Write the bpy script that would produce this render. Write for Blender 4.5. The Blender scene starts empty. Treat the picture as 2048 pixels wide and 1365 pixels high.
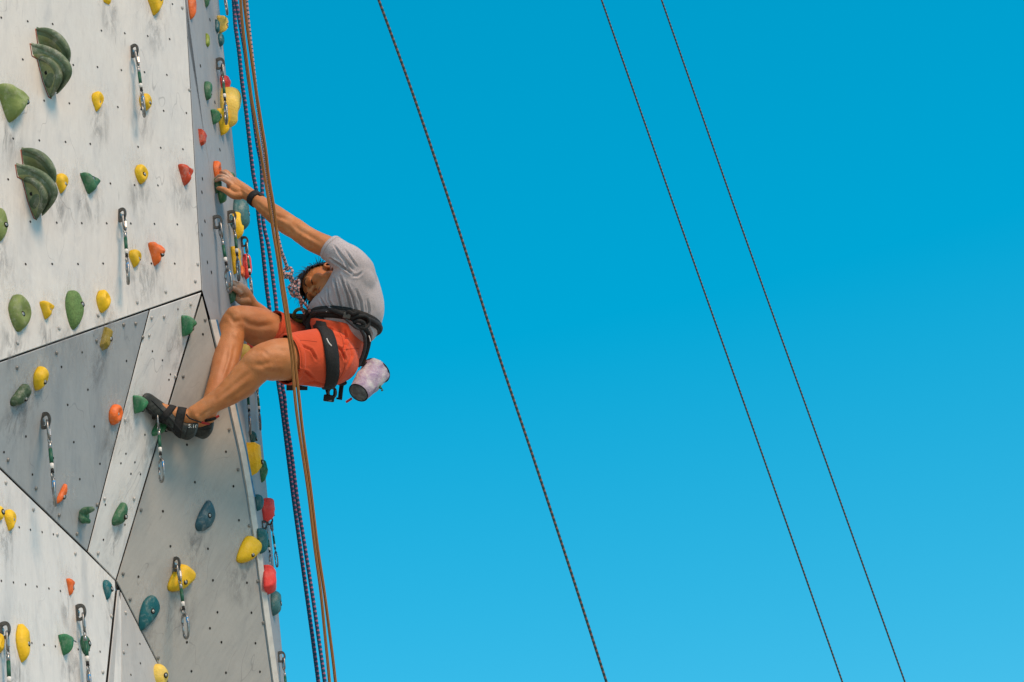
import bpy, bmesh, math, random
import numpy as np
from mathutils import Vector, Matrix, noise
from mathutils.bvhtree import BVHTree

scene = bpy.context.scene
col = scene.collection
random.seed(7)

# ------------------------------------------------------------------ camera
PITCH, ROLL = math.radians(28), math.radians(-10)
cd = bpy.data.cameras.new('camera'); cam = bpy.data.objects.new('camera', cd); col.objects.link(cam)
cd.sensor_width = 36; cd.lens = 85.0; cd.clip_start = 0.05; cd.clip_end = 3000
CAMLOC = Vector((0, 0, 1.6))
RM = (Matrix.Rotation(math.pi/2 + PITCH, 3, 'X') @ Matrix.Rotation(ROLL, 3, 'Z'))
cam.matrix_world = Matrix.Translation(CAMLOC) @ RM.to_4x4()
scene.camera = cam
scene.render.resolution_x, scene.render.resolution_y = 1024, 682

# ------------------------------------------------------------------ light
SUN_EL, SUN_AZ = math.radians(42), math.radians(135)      # azimuth clockwise from +Y
SUN_DIR = Vector((math.cos(SUN_EL)*math.sin(SUN_AZ), math.cos(SUN_EL)*math.cos(SUN_AZ), math.sin(SUN_EL)))
world = bpy.data.worlds.new('World'); scene.world = world; world.use_nodes = True
wn = world.node_tree; wn.nodes.clear()
sky = wn.nodes.new('ShaderNodeTexSky'); sky.sky_type = 'NISHITA'; sky.sun_disc = False
sky.sun_elevation = SUN_EL; sky.sun_rotation = SUN_AZ; sky.altitude = 300; sky.air_density = 1.0
sky.dust_density = 0.2; sky.ozone_density = 1.3
hs = wn.nodes.new('ShaderNodeHueSaturation'); hs.inputs['Saturation'].default_value = 2.0; hs.inputs['Hue'].default_value = 0.470; hs.inputs['Value'].default_value = 1.52
bgn = wn.nodes.new('ShaderNodeBackground'); bgn.inputs['Strength'].default_value = 0.15
wo = wn.nodes.new('ShaderNodeOutputWorld')
gmn = wn.nodes.new('ShaderNodeGamma'); gmn.inputs[1].default_value = 0.65
wn.links.new(sky.outputs[0], gmn.inputs[0]); wn.links.new(gmn.outputs[0], hs.inputs['Color']); wn.links.new(hs.outputs[0], bgn.inputs['Color']); wn.links.new(bgn.outputs[0], wo.inputs['Surface'])
sd = bpy.data.lights.new('sun', 'SUN'); sd.energy = 2.35; sd.angle = math.radians(20); sd.color = (1.0, 0.675, 0.44)
sun = bpy.data.objects.new('sun', sd); col.objects.link(sun)
sun.rotation_euler = SUN_DIR.to_track_quat('Z', 'Y').to_euler(); sun.location = (6, -6, 12)
scene.view_settings.view_transform = 'Standard'; scene.view_settings.look = 'None'
scene.view_settings.exposure = 0.48; scene.view_settings.gamma = 1.0

# ------------------------------------------------------------------ geometry helpers
FP = 2048*85/36
def ray(x, y): return RM @ Vector(((x-1024)/FP, -(y-682.5)/FP, -1))
def P(x, y, d): return CAMLOC + ray(x, y)*d
RMT = RM.transposed()
def proj(w):
    c = RMT @ (w-CAMLOC); return (1024+FP*c.x/-c.z, 682.5-FP*c.y/-c.z, -c.z)
def camdir(x, y, z): return RM @ Vector((x, y, z))            # x right, y up, z towards the camera
def nrm(al, be):
    al, be = math.radians(al), math.radians(be)
    return Vector((math.sin(al)*math.cos(be), -math.cos(al)*math.cos(be), -math.sin(be)))
class Plane:
    def __init__(s, o, n):
        s.o = o.copy(); s.n = n.normalized()
        s.u = Vector((0, 0, 1)).cross(s.n).normalized(); s.v = s.n.cross(s.u)
    def hit(s, x, y, h=0.0):
        d = ray(x, y); o = s.o + s.n*h
        return CAMLOC + d*((o-CAMLOC).dot(s.n)/d.dot(s.n))
    def uv(s, w): return ((w-s.o).dot(s.u), (w-s.o).dot(s.v))
    def at(s, u, v, h=0.0): return s.o + s.u*u + s.v*v + s.n*h
def pl3(a, b, c):
    n = (b-a).cross(c-a).normalized()
    if n.dot(CAMLOC-a) < 0: n = -n
    return Plane(a, n)
def with_line(o, n, l):
    l = l.normalized(); return Plane(o, n - l*n.dot(l))

def tag(o, label=None, cat=None, group=None, kind=None):
    if label: o['label'] = label
    if cat: o['category'] = cat
    if group: o['group'] = group
    if kind: o['kind'] = kind
    return o
def empty(name, loc):
    o = bpy.data.objects.new(name, None); col.objects.link(o); o.location = loc; o.empty_display_size = 0.1
    return o
def root_loc(p):
    v = Vector((0, 0, 0))
    while p is not None:
        v = v + p.location; p = p.parent
    return v
def setparent(o, parent):
    if parent is None: return
    o.parent = parent
    o.matrix_parent_inverse = Matrix.Translation(-root_loc(parent)) if parent.type == 'EMPTY' else Matrix.Identity(4)
def mkobj(name, verts, faces, mat, parent=None, smooth=True, uvs=None, local=False):
    """world-space verts; the mesh origin is moved to the first-level origin for things, children stay in world space"""
    me = bpy.data.meshes.new(name)
    me.from_pydata([tuple(v) for v in verts], [], faces)
    if uvs is not None:
        lay = me.uv_layers.new(name='UVMap')
        k = 0
        flat = np.empty(len(me.loops)*2, dtype=np.float32)
        for f in uvs:
            for c in f:
                flat[k] = c[0]; flat[k+1] = c[1]; k += 2
        lay.data.foreach_set('uv', flat)
    if smooth: me.polygons.foreach_set('use_smooth', [True]*len(me.polygons))
    me.update()
    if mat: me.materials.append(mat)
    o = bpy.data.objects.new(name, me); col.objects.link(o)
    setparent(o, parent)
    return o
class MB:
    def __init__(s): s.v = []; s.f = []; s.uv = []
    def add(s, v, f, uv=None):
        b = len(s.v); s.v += [Vector(q) for q in v]; s.f += [tuple(i+b for i in q) for q in f]
        s.uv += uv if uv else [[(0, 0)]*len(q) for q in f]
        return s
    def build(s, name, mat, parent=None, smooth=True): return mkobj(name, s.v, s.f, mat, parent, smooth, s.uv)
def catmull(pts, n):
    """pts: list of tuples (any dim); n samples per span"""
    a = [np.array(p, dtype=float) for p in pts]; out = []
    for i in range(len(a)-1):
        p0 = a[max(i-1, 0)]; p1 = a[i]; p2 = a[i+1]; p3 = a[min(i+2, len(a)-1)]
        for k in range(n):
            t = k/n
            out.append(.5*((2*p1)+(-p0+p2)*t+(2*p0-5*p1+4*p2-p3)*t*t+(-p0+3*p1-3*p2+p3)*t**3))
    out.append(a[-1]); return out
def tube(pts, rad, sides=8, closed=False, cap=True, flat=None):
    """sweep; rad number or list; flat=(vector, ratio) squashes the section along a world vector"""
    n = len(pts); pts = [Vector(p) for p in pts]
    if not hasattr(rad, '__len__'): rad = [rad]*n
    T = []
    for i in range(n):
        a = pts[(i-1) % n] if closed else pts[max(i-1, 0)]; b = pts[(i+1) % n] if closed else pts[min(i+1, n-1)]
        d = b-a
        T.append(d.normalized() if d.length > 1e-9 else Vector((0, 0, 1)))
    ref = Vector((0, 0, 1)) if abs(T[0].z) < .9 else Vector((1, 0, 0))
    N = T[0].cross(ref).normalized(); V = []; F = []; UV = []; L = [0]
    for i in range(n):
        N = (N - T[i]*N.dot(T[i])).normalized(); Bn = T[i].cross(N)
        for k in range(sides):
            a = 2*math.pi*k/sides
            off = (N*math.cos(a)+Bn*math.sin(a))*rad[i]
            if flat: off = off - flat[0]*(off.dot(flat[0])*(1-flat[1]))
            V.append(pts[i]+off)
        if i: L.append(L[-1]+(pts[i]-pts[i-1]).length)
    m = n if closed else n-1
    if closed: L.append(L[-1]+(pts[0]-pts[-1]).length)
    for i in range(m):
        for k in range(sides):
            j = (i+1) % n; k2 = (k+1) % sides
            F.append((i*sides+k, i*sides+k2, j*sides+k2, j*sides+k))
            UV.append([(L[i], k/sides), (L[i], (k+1)/sides), (L[i+1], (k+1)/sides), (L[i+1], k/sides)])
    if cap and not closed:
        F.append(tuple(range(sides-1, -1, -1))); UV.append([(0, 0)]*sides)
        F.append(tuple((n-1)*sides+k for k in range(sides))); UV.append([(0, 0)]*sides)
    return V, F, UV
def ellipsoid(c, ax, seg=16, rings=10):
    """ax: three world vectors (semi-axes)"""
    V = []; F = []
    for i in range(rings+1):
        th = math.pi*i/rings
        for k in range(seg):
            a = 2*math.pi*k/seg
            V.append(c+ax[0]*(math.sin(th)*math.cos(a))+ax[1]*(math.sin(th)*math.sin(a))+ax[2]*math.cos(th))
    for i in range(rings):
        for k in range(seg):
            F.append((i*seg+k, (i+1)*seg+k, (i+1)*seg+(k+1) % seg, i*seg+(k+1) % seg))
    return V, F
def box(c, ax):
    V = [c+ax[0]*i+ax[1]*j+ax[2]*k for i in (-1, 1) for j in (-1, 1) for k in (-1, 1)]
    return V, [(0, 1, 3, 2), (4, 6, 7, 5), (0, 4, 5, 1), (2, 3, 7, 6), (0, 2, 6, 4), (1, 5, 7, 3)]
def cyl(a, b, r, sides=12, r2=None):
    return tube([a, b], [r, r if r2 is None else r2], sides)
def remeshed(mb, name, mat, parent, voxel, smooth_it=4, fac=.5):
    me = bpy.data.meshes.new(name); me.from_pydata([tuple(v) for v in mb.v], [], mb.f); me.update()
    o = bpy.data.objects.new(name, me); col.objects.link(o)
    m = o.modifiers.new('r', 'REMESH'); m.mode = 'VOXEL'; m.voxel_size = voxel
    s = o.modifiers.new('s', 'SMOOTH'); s.factor = fac; s.iterations = smooth_it
    dg = bpy.context.evaluated_depsgraph_get()
    me2 = bpy.data.meshes.new_from_object(o.evaluated_get(dg))
    o.modifiers.clear(); o.data = me2; bpy.data.meshes.remove(me); me2.name = name
    me2.polygons.foreach_set('use_smooth', [True]*len(me2.polygons))
    me2.materials.clear()
    if mat: me2.materials.append(mat)
    setparent(o, parent)
    return o
def bvh_of(o):
    me = o.data
    return BVHTree.FromPolygons([v.co.copy() for v in me.vertices], [tuple(p.vertices) for p in me.polygons])

# ------------------------------------------------------------------ materials
class NT:
    def __init__(s, name):
        s.m = bpy.data.materials.new(name); s.m.use_nodes = True; s.t = s.m.node_tree
        s.b = s.t.nodes['Principled BSDF']
    def n(s, typ, **kw):
        o = s.t.nodes.new(typ)
        for k, v in kw.items():
            if k in o.inputs.keys(): o.inputs[k].default_value = v
            else: setattr(o, k, v)
        return o
    def l(s, a, b): s.t.links.new(a, b)
    def coord(s, uv=False, scale=(1, 1, 1), rot=(0, 0, 0)):
        c = s.n('ShaderNodeTexCoord'); mp = s.n('ShaderNodeMapping'); mp.inputs['Scale'].default_value = scale
        mp.inputs['Rotation'].default_value = rot
        s.l(c.outputs['UV' if uv else 'Object'], mp.inputs[0]); return mp.outputs[0]
    def noise(s, vec, scale, detail=4, rough=.55, dist=0.0):
        o = s.n('ShaderNodeTexNoise'); o.inputs['Scale'].default_value = scale; o.inputs['Detail'].default_value = detail
        o.inputs['Roughness'].default_value = rough; o.inputs['Distortion'].default_value = dist
        s.l(vec, o.inputs['Vector']); return o.outputs[0]
    def ramp(s, f, stops):
        o = s.n('ShaderNodeValToRGB'); e = o.color_ramp.elements
        while len(e) < len(stops): e.new(.5)
        for q, (p, c) in zip(e, stops):
            q.position = p; q.color = c if hasattr(c, '__len__') else (c, c, c, 1)
        s.l(f, o.inputs[0]); return o.outputs[0]
    def math(s, op, a, b=None):
        o = s.n('ShaderNodeMath'); o.operation = op
        for i, q in enumerate((a, b)):
            if q is None: continue
            if isinstance(q, (int, float)): o.inputs[i].default_value = q
            else: s.l(q, o.inputs[i])
        return o.outputs[0]
    def mix(s, f, a, b, blend='MIX'):
        o = s.n('ShaderNodeMix'); o.data_type = 'RGBA'; o.blend_type = blend
        for i, q in ((0, f), (6, a), (7, b)):
            if isinstance(q, (int, float)): o.inputs[i].default_value = q
            elif isinstance(q, tuple): o.inputs[i].default_value = q
            else: s.l(q, o.inputs[i])
        return o.outputs[2]
    def bump(s, h, strength, dist=.01):
        o = s.n('ShaderNodeBump'); o.inputs['Strength'].default_value = strength; o.inputs['Distance'].default_value = dist
        s.l(h, o.inputs['Height']); s.l(o.outputs[0], s.b.inputs['Normal']); return o.outputs[0]
    def out(s, c=None, rough=None, metal=None, spec=None):
        for q, k in ((c, 'Base Color'), (rough, 'Roughness'), (metal, 'Metallic'), (spec, 'Specular IOR Level')):
            if q is None: continue
            if isinstance(q, (int, float, tuple)): s.b.inputs[k].default_value = q
            else: s.l(q, s.b.inputs[k])
        return s.m
def srgb(r, g, b, k=1.0):
    f = lambda c: (c/255/12.92 if c/255 <= .04045 else ((c/255+.055)/1.055)**2.4)*k
    return (f(r), f(g), f(b), 1)
def simple(name, c, rough=.6, metal=0, spec=.4, var=.25, scale=60, bump=0.0, bscale=200):
    t = NT(name); v = t.coord()
    nz = t.noise(v, scale, 5)
    d = tuple(x*(1-var) for x in c[:3])+(1,); h = tuple(min(1, x*(1+var)) for x in c[:3])+(1,)
    cc = t.ramp(nz, [(.3, d), (.7, h)])
    if bump: t.bump(t.noise(v, bscale, 3), bump, .002)
    return t.out(cc, rough, metal, spec)
def hold_mat(name, c, rough=.55, chalk=.25, wear=1.0):
    t = NT(name); v = t.coord()
    big = t.noise(v, 14, 4); fine = t.noise(v, 90, 4)
    d = tuple(x*(1-.28*wear) for x in c[:3])+(1,); h = tuple(min(.95, x*1.12) for x in c[:3])+(1,)
    cc = t.ramp(big, [(.3, d), (.55, c), (.75, h)])
    oi = t.n('ShaderNodeObjectInfo'); vv = t.math('ADD', t.math('MULTIPLY', oi.outputs['Random'], .22), .88)
    vm = t.n('ShaderNodeHueSaturation'); t.l(cc, vm.inputs['Color']); t.l(vv, vm.inputs['Value']); cc = vm.outputs[0]
    ch = t.math('MULTIPLY', t.ramp(t.noise(v, 20, 7, .75, .4), [(.50, 0), (.72, 1)]), chalk*1.25)
    cc = t.mix(ch, cc, (.62, .58, .52, 1))
    sc = t.math('MULTIPLY', t.ramp(t.noise(v, 45, 5, .65), [(.57, 0), (.70, 1)]), .38*wear)
    cc = t.mix(sc, cc, tuple(x*.35 for x in c[:3])+(1,))
    t.bump(t.math('ADD', fine, t.math('MULTIPLY', t.noise(v, 260, 3), .5)), .55, .004)
    return t.out(cc, rough, 0, .35)
def panel_mat(name, c, stain=(.42, .50, .58, 1), stain_amt=.35, dark=(.10, .10, .11, 1), scr=.5, seed=0.0, white=0.0, streak=.35, rot=0.0):
    t = NT(name)
    uvs = lambda sc, r=0.0: t.coord(True, sc, (0, 0, r))
    off = t.n('ShaderNodeVectorMath'); off.operation = 'ADD'; off.inputs[1].default_value = (seed, seed*.7, seed*.3)
    t.l(uvs((1, 1, 1), rot), off.inputs[0]); v = off.outputs[0]
    st = t.n('ShaderNodeMapping'); st.inputs['Scale'].default_value = (6.5, 1.0, 1); t.l(v, st.inputs[0]); sv = st.outputs[0]
    st2 = t.n('ShaderNodeMapping'); st2.inputs['Scale'].default_value = (22, 2.4, 1); t.l(v, st2.inputs[0]); sv2 = st2.outputs[0]
    base = c
    # broad cloudy variation of the paint
    cc = t.mix(t.math('MULTIPLY', t.ramp(t.noise(v, 1.6, 5, .6), [(.35, 0), (.75, 1)]), stain_amt), base, stain)
    # soft vertical stains
    cc = t.mix(t.math('MULTIPLY', t.ramp(t.noise(sv, 1.5, 5, .6), [(.52, 0), (.78, 1)]), streak), cc, tuple(x*.72 for x in stain[:3])+(1,))
    # smudged blotches
    st3 = t.n('ShaderNodeMapping'); st3.inputs['Scale'].default_value = (2.6, 1.0, 1); t.l(v, st3.inputs[0])
    bl = t.math('MULTIPLY', t.ramp(t.noise(st3.outputs[0], 4.5, 6, .72, .5), [(.53, 0), (.70, 1)]), .38)
    cc = t.mix(bl, cc, tuple(x*.78 for x in stain[:3])+(1,))
    # patches of chalk and repainting
    pa = t.math('MULTIPLY', t.ramp(t.noise(v, 2.7, 6, .7, .8), [(.55, 0), (.66, 1)]), .30)
    cc = t.mix(pa, cc, tuple(min(.8, x*1.12+.02) for x in c[:3])+(1,))
    # fine rubbed grain
    cc = t.mix(t.math('MULTIPLY', t.ramp(t.noise(sv2, 2.2, 6, .7), [(.55, 0), (.8, 1)]), .28), cc, tuple(x*.62 for x in c[:3])+(1,))
    # hair-thin curved scratches
    for k, (sc, wd, lo, am) in enumerate(((2.3, .0032, .50, 1.0), (4.7, .0042, .53, .8), (9.0, .006, .56, .6))):
        o2 = t.n('ShaderNodeVectorMath'); o2.operation = 'ADD'; o2.inputs[1].default_value = (k*3.7+1, k*5.1, 0); t.l(v, o2.inputs[0])
        an = t.n('ShaderNodeMapping'); an.inputs['Scale'].default_value = (2.8, 1.0, 1); an.inputs['Rotation'].default_value = (0, 0, (.25, -.5, .7)[k]); t.l(o2.outputs[0], an.inputs[0])
        nz = t.noise(an.outputs[0], sc, 2.2, .5, .15)
        line = t.ramp(t.math('ABSOLUTE', t.math('SUBTRACT', nz, .5)), [(0, 1), (wd, 0)])
        msk = t.ramp(t.noise(o2.outputs[0], 3.1+k*2, 3), [(lo, 0), (lo+.08, 1)])
        cc = t.mix(t.math('MULTIPLY', t.math('MULTIPLY', line, msk), scr*am*(.6, .34, .22)[k]), cc, dark)
    # short dark dashes left by shoes
    for sc_, rt, am_ in ((9.0, .15, .55), (14.0, -.45, .4)):
        dm = t.n('ShaderNodeMapping'); dm.inputs['Scale'].default_value = (5.0, .9, 1); dm.inputs['Rotation'].default_value = (0, 0, rt); t.l(v, dm.inputs[0])
        vo = t.n('ShaderNodeTexVoronoi'); vo.inputs['Scale'].default_value = sc_*.55; t.l(dm.outputs[0], vo.inputs['Vector'])
        dash = t.ramp(vo.outputs['Distance'], [(.05, 1), (.13, 0)])
        keep = t.ramp(t.noise(v, 6.5, 2), [(.52, 0), (.58, 1)])
        cc = t.mix(t.math('MULTIPLY', t.math('MULTIPLY', dash, keep), am_*scr), cc, tuple(.35*x+.65*y for x, y in zip(c[:3], dark[:3]))+(1,))
    # brushed grain
    gr = t.n('ShaderNodeMapping'); gr.inputs['Scale'].default_value = (38, 9, 1); t.l(v, gr.inputs[0])
    cc = t.mix(.13, cc, t.ramp(t.noise(gr.outputs[0], 1.6, 4, .65), [(.25, tuple(x*.55 for x in c[:3])+(1,)), (.75, tuple(min(.85, x*1.25) for x in c[:3])+(1,))]))
    # rubber scuffs
    scf = t.math('MULTIPLY', t.ramp(t.noise(sv, 5.0, 6, .75, .8), [(.60, 0), (.72, 1)]), .5*scr)
    cc = t.mix(scf, cc, tuple(.5*(x+y) for x, y in zip(dark[:3], c[:3]))+(1,))
    if white:
        wf = t.math('MULTIPLY', t.ramp(t.noise(sv2, 1.4, 6, .75, .4), [(.66, 0), (.72, 1)]), white)
        cc = t.mix(wf, cc, (.62, .63, .62, 1))
    t.bump(t.noise(v, 45, 5, .6), .18, .004)
    rg = t.ramp(t.noise(v, 5, 4), [(.3, .48), (.7, .68)])
    return t.out(cc, rg, 0, .3)
def rope_mat(name, ca, cb, pitch=.035, frac=.42, twist=2.0, fine=.004):
    """braided sheath: u = metres along, v = 0..1 round"""
    t = NT(name); c = t.n('ShaderNodeTexCoord'); sx = t.n('ShaderNodeSeparateXYZ'); t.l(c.outputs['UV'], sx.inputs[0])
    u, v = sx.outputs[0], sx.outputs[1]
    def band(sign, ph):
        a = t.math('ADD', t.math('MULTIPLY', u, 1.0/pitch), t.math('MULTIPLY', v, sign*twist))
        return t.math('FRACT', t.math('ADD', a, ph))
    b1 = t.math('LESS_THAN', band(1, 0.1), frac); b2 = t.math('LESS_THAN', band(-1, .35), frac)
    both = t.math('MULTIPLY', b1, b2)
    cc = t.mix(both, ca, cb)
    # single yarns as fine relief and shade
    yarn = t.n('ShaderNodeMath'); yarn.operation = 'SINE'
    t.l(t.math('ADD', t.math('MULTIPLY', u, 6.28/fine), t.math('MULTIPLY', v, 6.28*6)), yarn.inputs[0])
    cc = t.mix(t.math('MULTIPLY', t.math('ADD', yarn.outputs[0], 1), .12), cc, tuple(x*.4 for x in ca[:3])+(1,))
    t.bump(yarn.outputs[0], .5, .001)
    return t.out(cc, .85, 0, .2)

YELLOW = hold_mat('yellow_resin', (.86, .53, .012, 1), .5, .10, .4); YELLOW2 = hold_mat('pale_yellow_resin', (.82, .58, .10, 1), .5, .2, .5)
ORANGE = hold_mat('orange_resin', (.82, .155, .022, 1), .5, .2, .6); REDO = hold_mat('red_orange_resin', (.60, .065, .02, 1), .5, .4)
CORAL = hold_mat('coral_resin', (.86, .06, .05, 1), .5, .12, .4)
DGREEN = hold_mat('dark_green_resin', (.04, .15, .07, 1), .5, .25); OLIVE = hold_mat('olive_resin', (.22, .29, .085, 1), .6, .35)
FGREEN = hold_mat('moss_resin', (.055, .10, .05, 1), .6, .4); MGREEN = hold_mat('mid_green_resin', (.035, .20, .085, 1), .5, .25)
TEAL = hold_mat('teal_resin', (.006, .12, .14, 1), .45, .25); PTEAL = hold_mat('pale_teal_resin', (.05, .17, .18, 1), .4, .3)
LIME = hold_mat('lime_resin', (.22, .30, .03, 1)); MUSTARD = hold_mat('mustard_resin', (.30, .22, .03, 1), .6, .2)
SHELL = hold_mat('mossy_green_resin', (.115, .165, .09, 1), .55, .45); SHELLP = hold_mat('worn_olive_resin', (.27, .30, .13, 1), .65, .5)
RED_EDGE = simple('brick_red_base', (.30, .07, .03, 1), .8)
STEEL = simple('steel', (.24, .24, .23, 1), .36, .85, .5, .25, 120); DSTEEL = simple('dark_steel', (.11, .105, .095, 1), .5, .6, .5, .3, 90)
ALU = simple('aluminium', (.34, .34, .335, 1), .34, .9, .5, .15, 90)
SLEEVE = simple('green_plastic_sleeve', (.012, .10, .055, 1), .5); WHITEP = simple('white_plastic', (.72, .70, .66, 1), .6)
BLUEP = simple('blue_anodised', (.03, .25, .55, 1), .4)
BLACK = simple('black_webbing', (.018, .018, .018, 1), .75, 0, .3, .4, 150, .4, 600)
HOLE = simple('dark_hole', (.012, .011, .010, 1), .9)
SEAM = simple('dark_backing', (.015, .013, .011, 1), .95)
PLY = simple('plywood_edge', (.30, .20, .11, 1), .8, 0, .2, .3, 40)
BOLT = simple('zinc_bolt', (.45, .43, .40, 1), .4, .8)
SCREW = simple('screw_head', (.22, .22, .21, 1), .5, .3); WSCREW = simple('painted_screw_head', (.46, .455, .44, 1), .5, .1)

# ------------------------------------------------------------------ ground
gt = NT('paving'); gv = gt.coord()
gm = gt.out(gt.ramp(gt.noise(gv, .7, 8), [(.3, (.33, .28, .22, 1)), (.7, (.44, .38, .30, 1))]), .9)
g = mkobj('ground', [(-800, -800, 0), (800, -800, 0), (800, 800, 0), (-800, 800, 0)], [(0, 1, 2, 3)], gm, None, False)
tag(g, kind='structure')

# ------------------------------------------------------------------ climbing wall
P0 = P(405, 582, 9.6)
PA = Plane(P0, nrm(60, 6))
PB = with_line(P0, nrm(82, 0), P0 - PA.hit(372, 0))
PD = pl3(P0, PB.hit(551, 1365), P(232, 1165, 9.05))
PC = pl3(PA.hit(300, 617), P0, PD.hit(232, 1165))
v3 = PC.hit(175, 1105); v1 = PA.hit(300, 617)
PE = pl3(PA.hit(0, 722), v1, v3)
v4 = PE.hit(0, 937)
PF = with_line(v3, nrm(75, 2), v3-v4)
PG = pl3(PD.hit(240, 1182), PD.hit(335, 1365), PF.hit(225, 1365))
for nm, pl in (('A', PA), ('B', PB), ('C', PC), ('D', PD), ('E', PE), ('F', PF), ('G', PG)):
    print(nm, 'az %.1f overhang %.1f' % (math.degrees(math.atan2(pl.n.x, -pl.n.y)), math.degrees(math.asin(-pl.n.z))))
wall = empty('climbing_wall', (PB.o.x, PB.o.y, 0))
tag(wall, 'faceted outdoor climbing wall of white and grey painted panels', 'climbing wall')
frame_mb = MB()

def inset(poly, d):
    n = len(poly); out = []
    area = sum(poly[i][0]*poly[(i+1) % n][1]-poly[(i+1) % n][0]*poly[i][1] for i in range(n))
    s = 1 if area > 0 else -1
    for i in range(n):
        a, b, c = [np.array(poly[k % n]) for k in (i-1, i, i+1)]
        e1 = (b-a)/np.linalg.norm(b-a); e2 = (c-b)/np.linalg.norm(c-b)
        n1 = s*np.array((-e1[1], e1[0])); n2 = s*np.array((-e2[1], e2[0]))
        m = n1+n2; m = m/max(np.linalg.norm(m), 1e-6); k = 1/max(.35, m.dot(n1))
        out.append(tuple(b+m*d*k))
    return out
def panel(name, pl, px, mat, label=None, gap=.0034, thick=.018, proud=0.0):
    q = [pl.uv(pl.hit(*p)) for p in px]
    if sum(q[i][0]*q[(i+1) % len(q)][1]-q[(i+1) % len(q)][0]*q[i][1] for i in range(len(q))) < 0: q = q[::-1]
    r = inset(q, gap); n = len(r)
    bev = inset(q, gap+.0025)
    V = [pl.at(*c, proud) for c in bev]+[pl.at(*c, proud-.0025) for c in r]+[pl.at(*c, -thick) for c in r]
    F = [tuple(range(n))]; UV = [[bev[k] for k in range(n)]]
    for lev in (0, 1):
        for i in range(n):
            j = (i+1) % n
            F.append((lev*n+i, (lev+1)*n+i, (lev+1)*n+j, lev*n+j)); UV.append([r[i], r[i], r[j], r[j]])
    F.append(tuple(range(3*n-1, 2*n-1, -1))); UV.append([r[k] for k in range(n-1, -1, -1)])
    o = mkobj(name, V, F, mat, wall, False, UV); o.data.materials.append(SEAM)
    for pi, pf in enumerate(o.data.polygons): pf.material_index = 1 if pi > n else 0
    if label: o['label'] = label
    frame_mb.add([pl.at(*c, -thick-.002) for c in q], [tuple(range(n))])
    return o
WHITE = panel_mat('white_wall_paint', (.70, .68, .64, 1), (.50, .53, .565, 1), .45, seed=1.0, scr=.75, streak=.42)
WHITE2 = panel_mat('white_wall_paint_worn', (.70, .705, .69, 1), (.44, .51, .57, 1), .5, seed=5.0, scr=.85, streak=.6, rot=.25)
WHITE3 = panel_mat('white_wall_paint_streaked', (.70, .70, .68, 1), (.48, .53, .57, 1), .42, seed=9.0, scr=.6, streak=.75)
BGREY = panel_mat('blue_grey_wall_paint', (.35, .375, .385, 1), (.28, .34, .40, 1), .5, (.06, .065, .07, 1), .6, 13.0, .6, .6, rot=-.35)
GREY = panel_mat('grey_wall_paint', (.405, .40, .375, 1), (.33, .345, .345, 1), .55, (.10, .10, .10, 1), .75, 17.0, .5, .5, rot=.5)
SGREY = panel_mat('side_grey_wall_paint', (.34, .35, .365, 1), (.30, .35, .40, 1), .5, (.10, .10, .11, 1), .35, 21.0, .0, .5)
LGREY = panel_mat('light_grey_wall_paint', (.46, .46, .45, 1), (.40, .43, .46, 1), .4, (.12, .12, .12, 1), .4, 25.0, .1, .4)

pA = panel('wall_panel', PA, [(405, 582), (300, 618.7), (0, 723.7), (-700, 968), (-700, -900), (321, -900), (372, 0)], WHITE, 'large white panel full of small bolt holes')
pE = panel('wall_panel', PE, [(300, 618.7), (175, 1105), (0, 937), (-163, 780.5), (0, 723.7)], BGREY, 'blue-grey triangular panel')
pC = panel('wall_panel', PC, [(405, 583), (232, 1163), (175, 1105), (300, 618.7)], WHITE2, 'white slanted panel between the two grey ones')
DEDGE = [(405, 588), (418, 640), (430, 690), (447, 765), (463, 840), (478, 906), (494, 994), (512, 1115), (524.6, 1216), (545, 1365), (575, 1600), (755, 3600)]
pD = panel('wall_panel', PD, DEDGE+[(520, 3600), (520, 1725), (335, 1365), (232, 1163)], GREY, 'dark grey panel below the climber')
pF = panel('wall_panel', PF, [(-163, 780.5), (0, 937), (175, 1105), (231, 1161), (232, 1180), (213, 1365), (190, 1600), (160, 3600), (-700, 3600), (-700, 800)], WHITE3, 'white streaked panel at lower left')
pG = panel('wall_panel', PG, [(241.5, 1182), (335, 1365), (520, 1725), (520, 3600), (245, 3600), (243, 1365)], LGREY, 'light grey panel at the bottom', gap=.0015)
# filler strips between the lower panels
fs1 = panel('filler_strip', PF, [(232.3, 1181), (237.5, 1180), (226, 1365), (180, 2400), (160, 2400), (213.5, 1365)], LGREY, gap=.0015, thick=.03, proud=.006)
PH = pl3(PF.hit(237.5, 1182), PF.hit(226, 1365), PG.hit(243, 1365))
fs2 = panel('filler_strip', PH, [(237.5, 1184), (243, 1205), (243, 1365), (243, 2400), (181, 2400), (226, 1365)], WHITE3, gap=.001, thick=.01)
# side face: two sheets with a slanting seam, and a ruled lower part along the edge strip
SIL = lambda y: 437+.1017*y if y < 590 else 497+(y-590)*.0943
SEAMX = lambda y: 376+(y-72)*.163
pB1 = panel('wall_panel', PB, [(372, 0), (376, 72), (SEAMX(300), 300), (SEAMX(582), 582), (SEAMX(690), 690), (405, 583)], SGREY, 'narrow grey side panel left of the seam', gap=.002)
pB2 = panel('wall_panel', PB, [(321, -900), (SIL(-900), -900), (SIL(0), 0), (SIL(590), 590), (SIL(690), 690), (SEAMX(690), 690), (SEAMX(582), 582), (SEAMX(300), 300), (376, 72), (372, 0)], SGREY, 'grey side panel seen at a slant', gap=.002)
LOWY = [(583, 405), (640, 421), (690, 437), (765, 457), (840, 474), (906, 489.5), (994, 505), (1115, 523.5), (1216, 536.5), (1365, 557), (1600, 588), (3600, 765)]
LSEG = []; mbl = MB()
low_e = [PD.hit(x, y) for y, x in LOWY]
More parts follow.
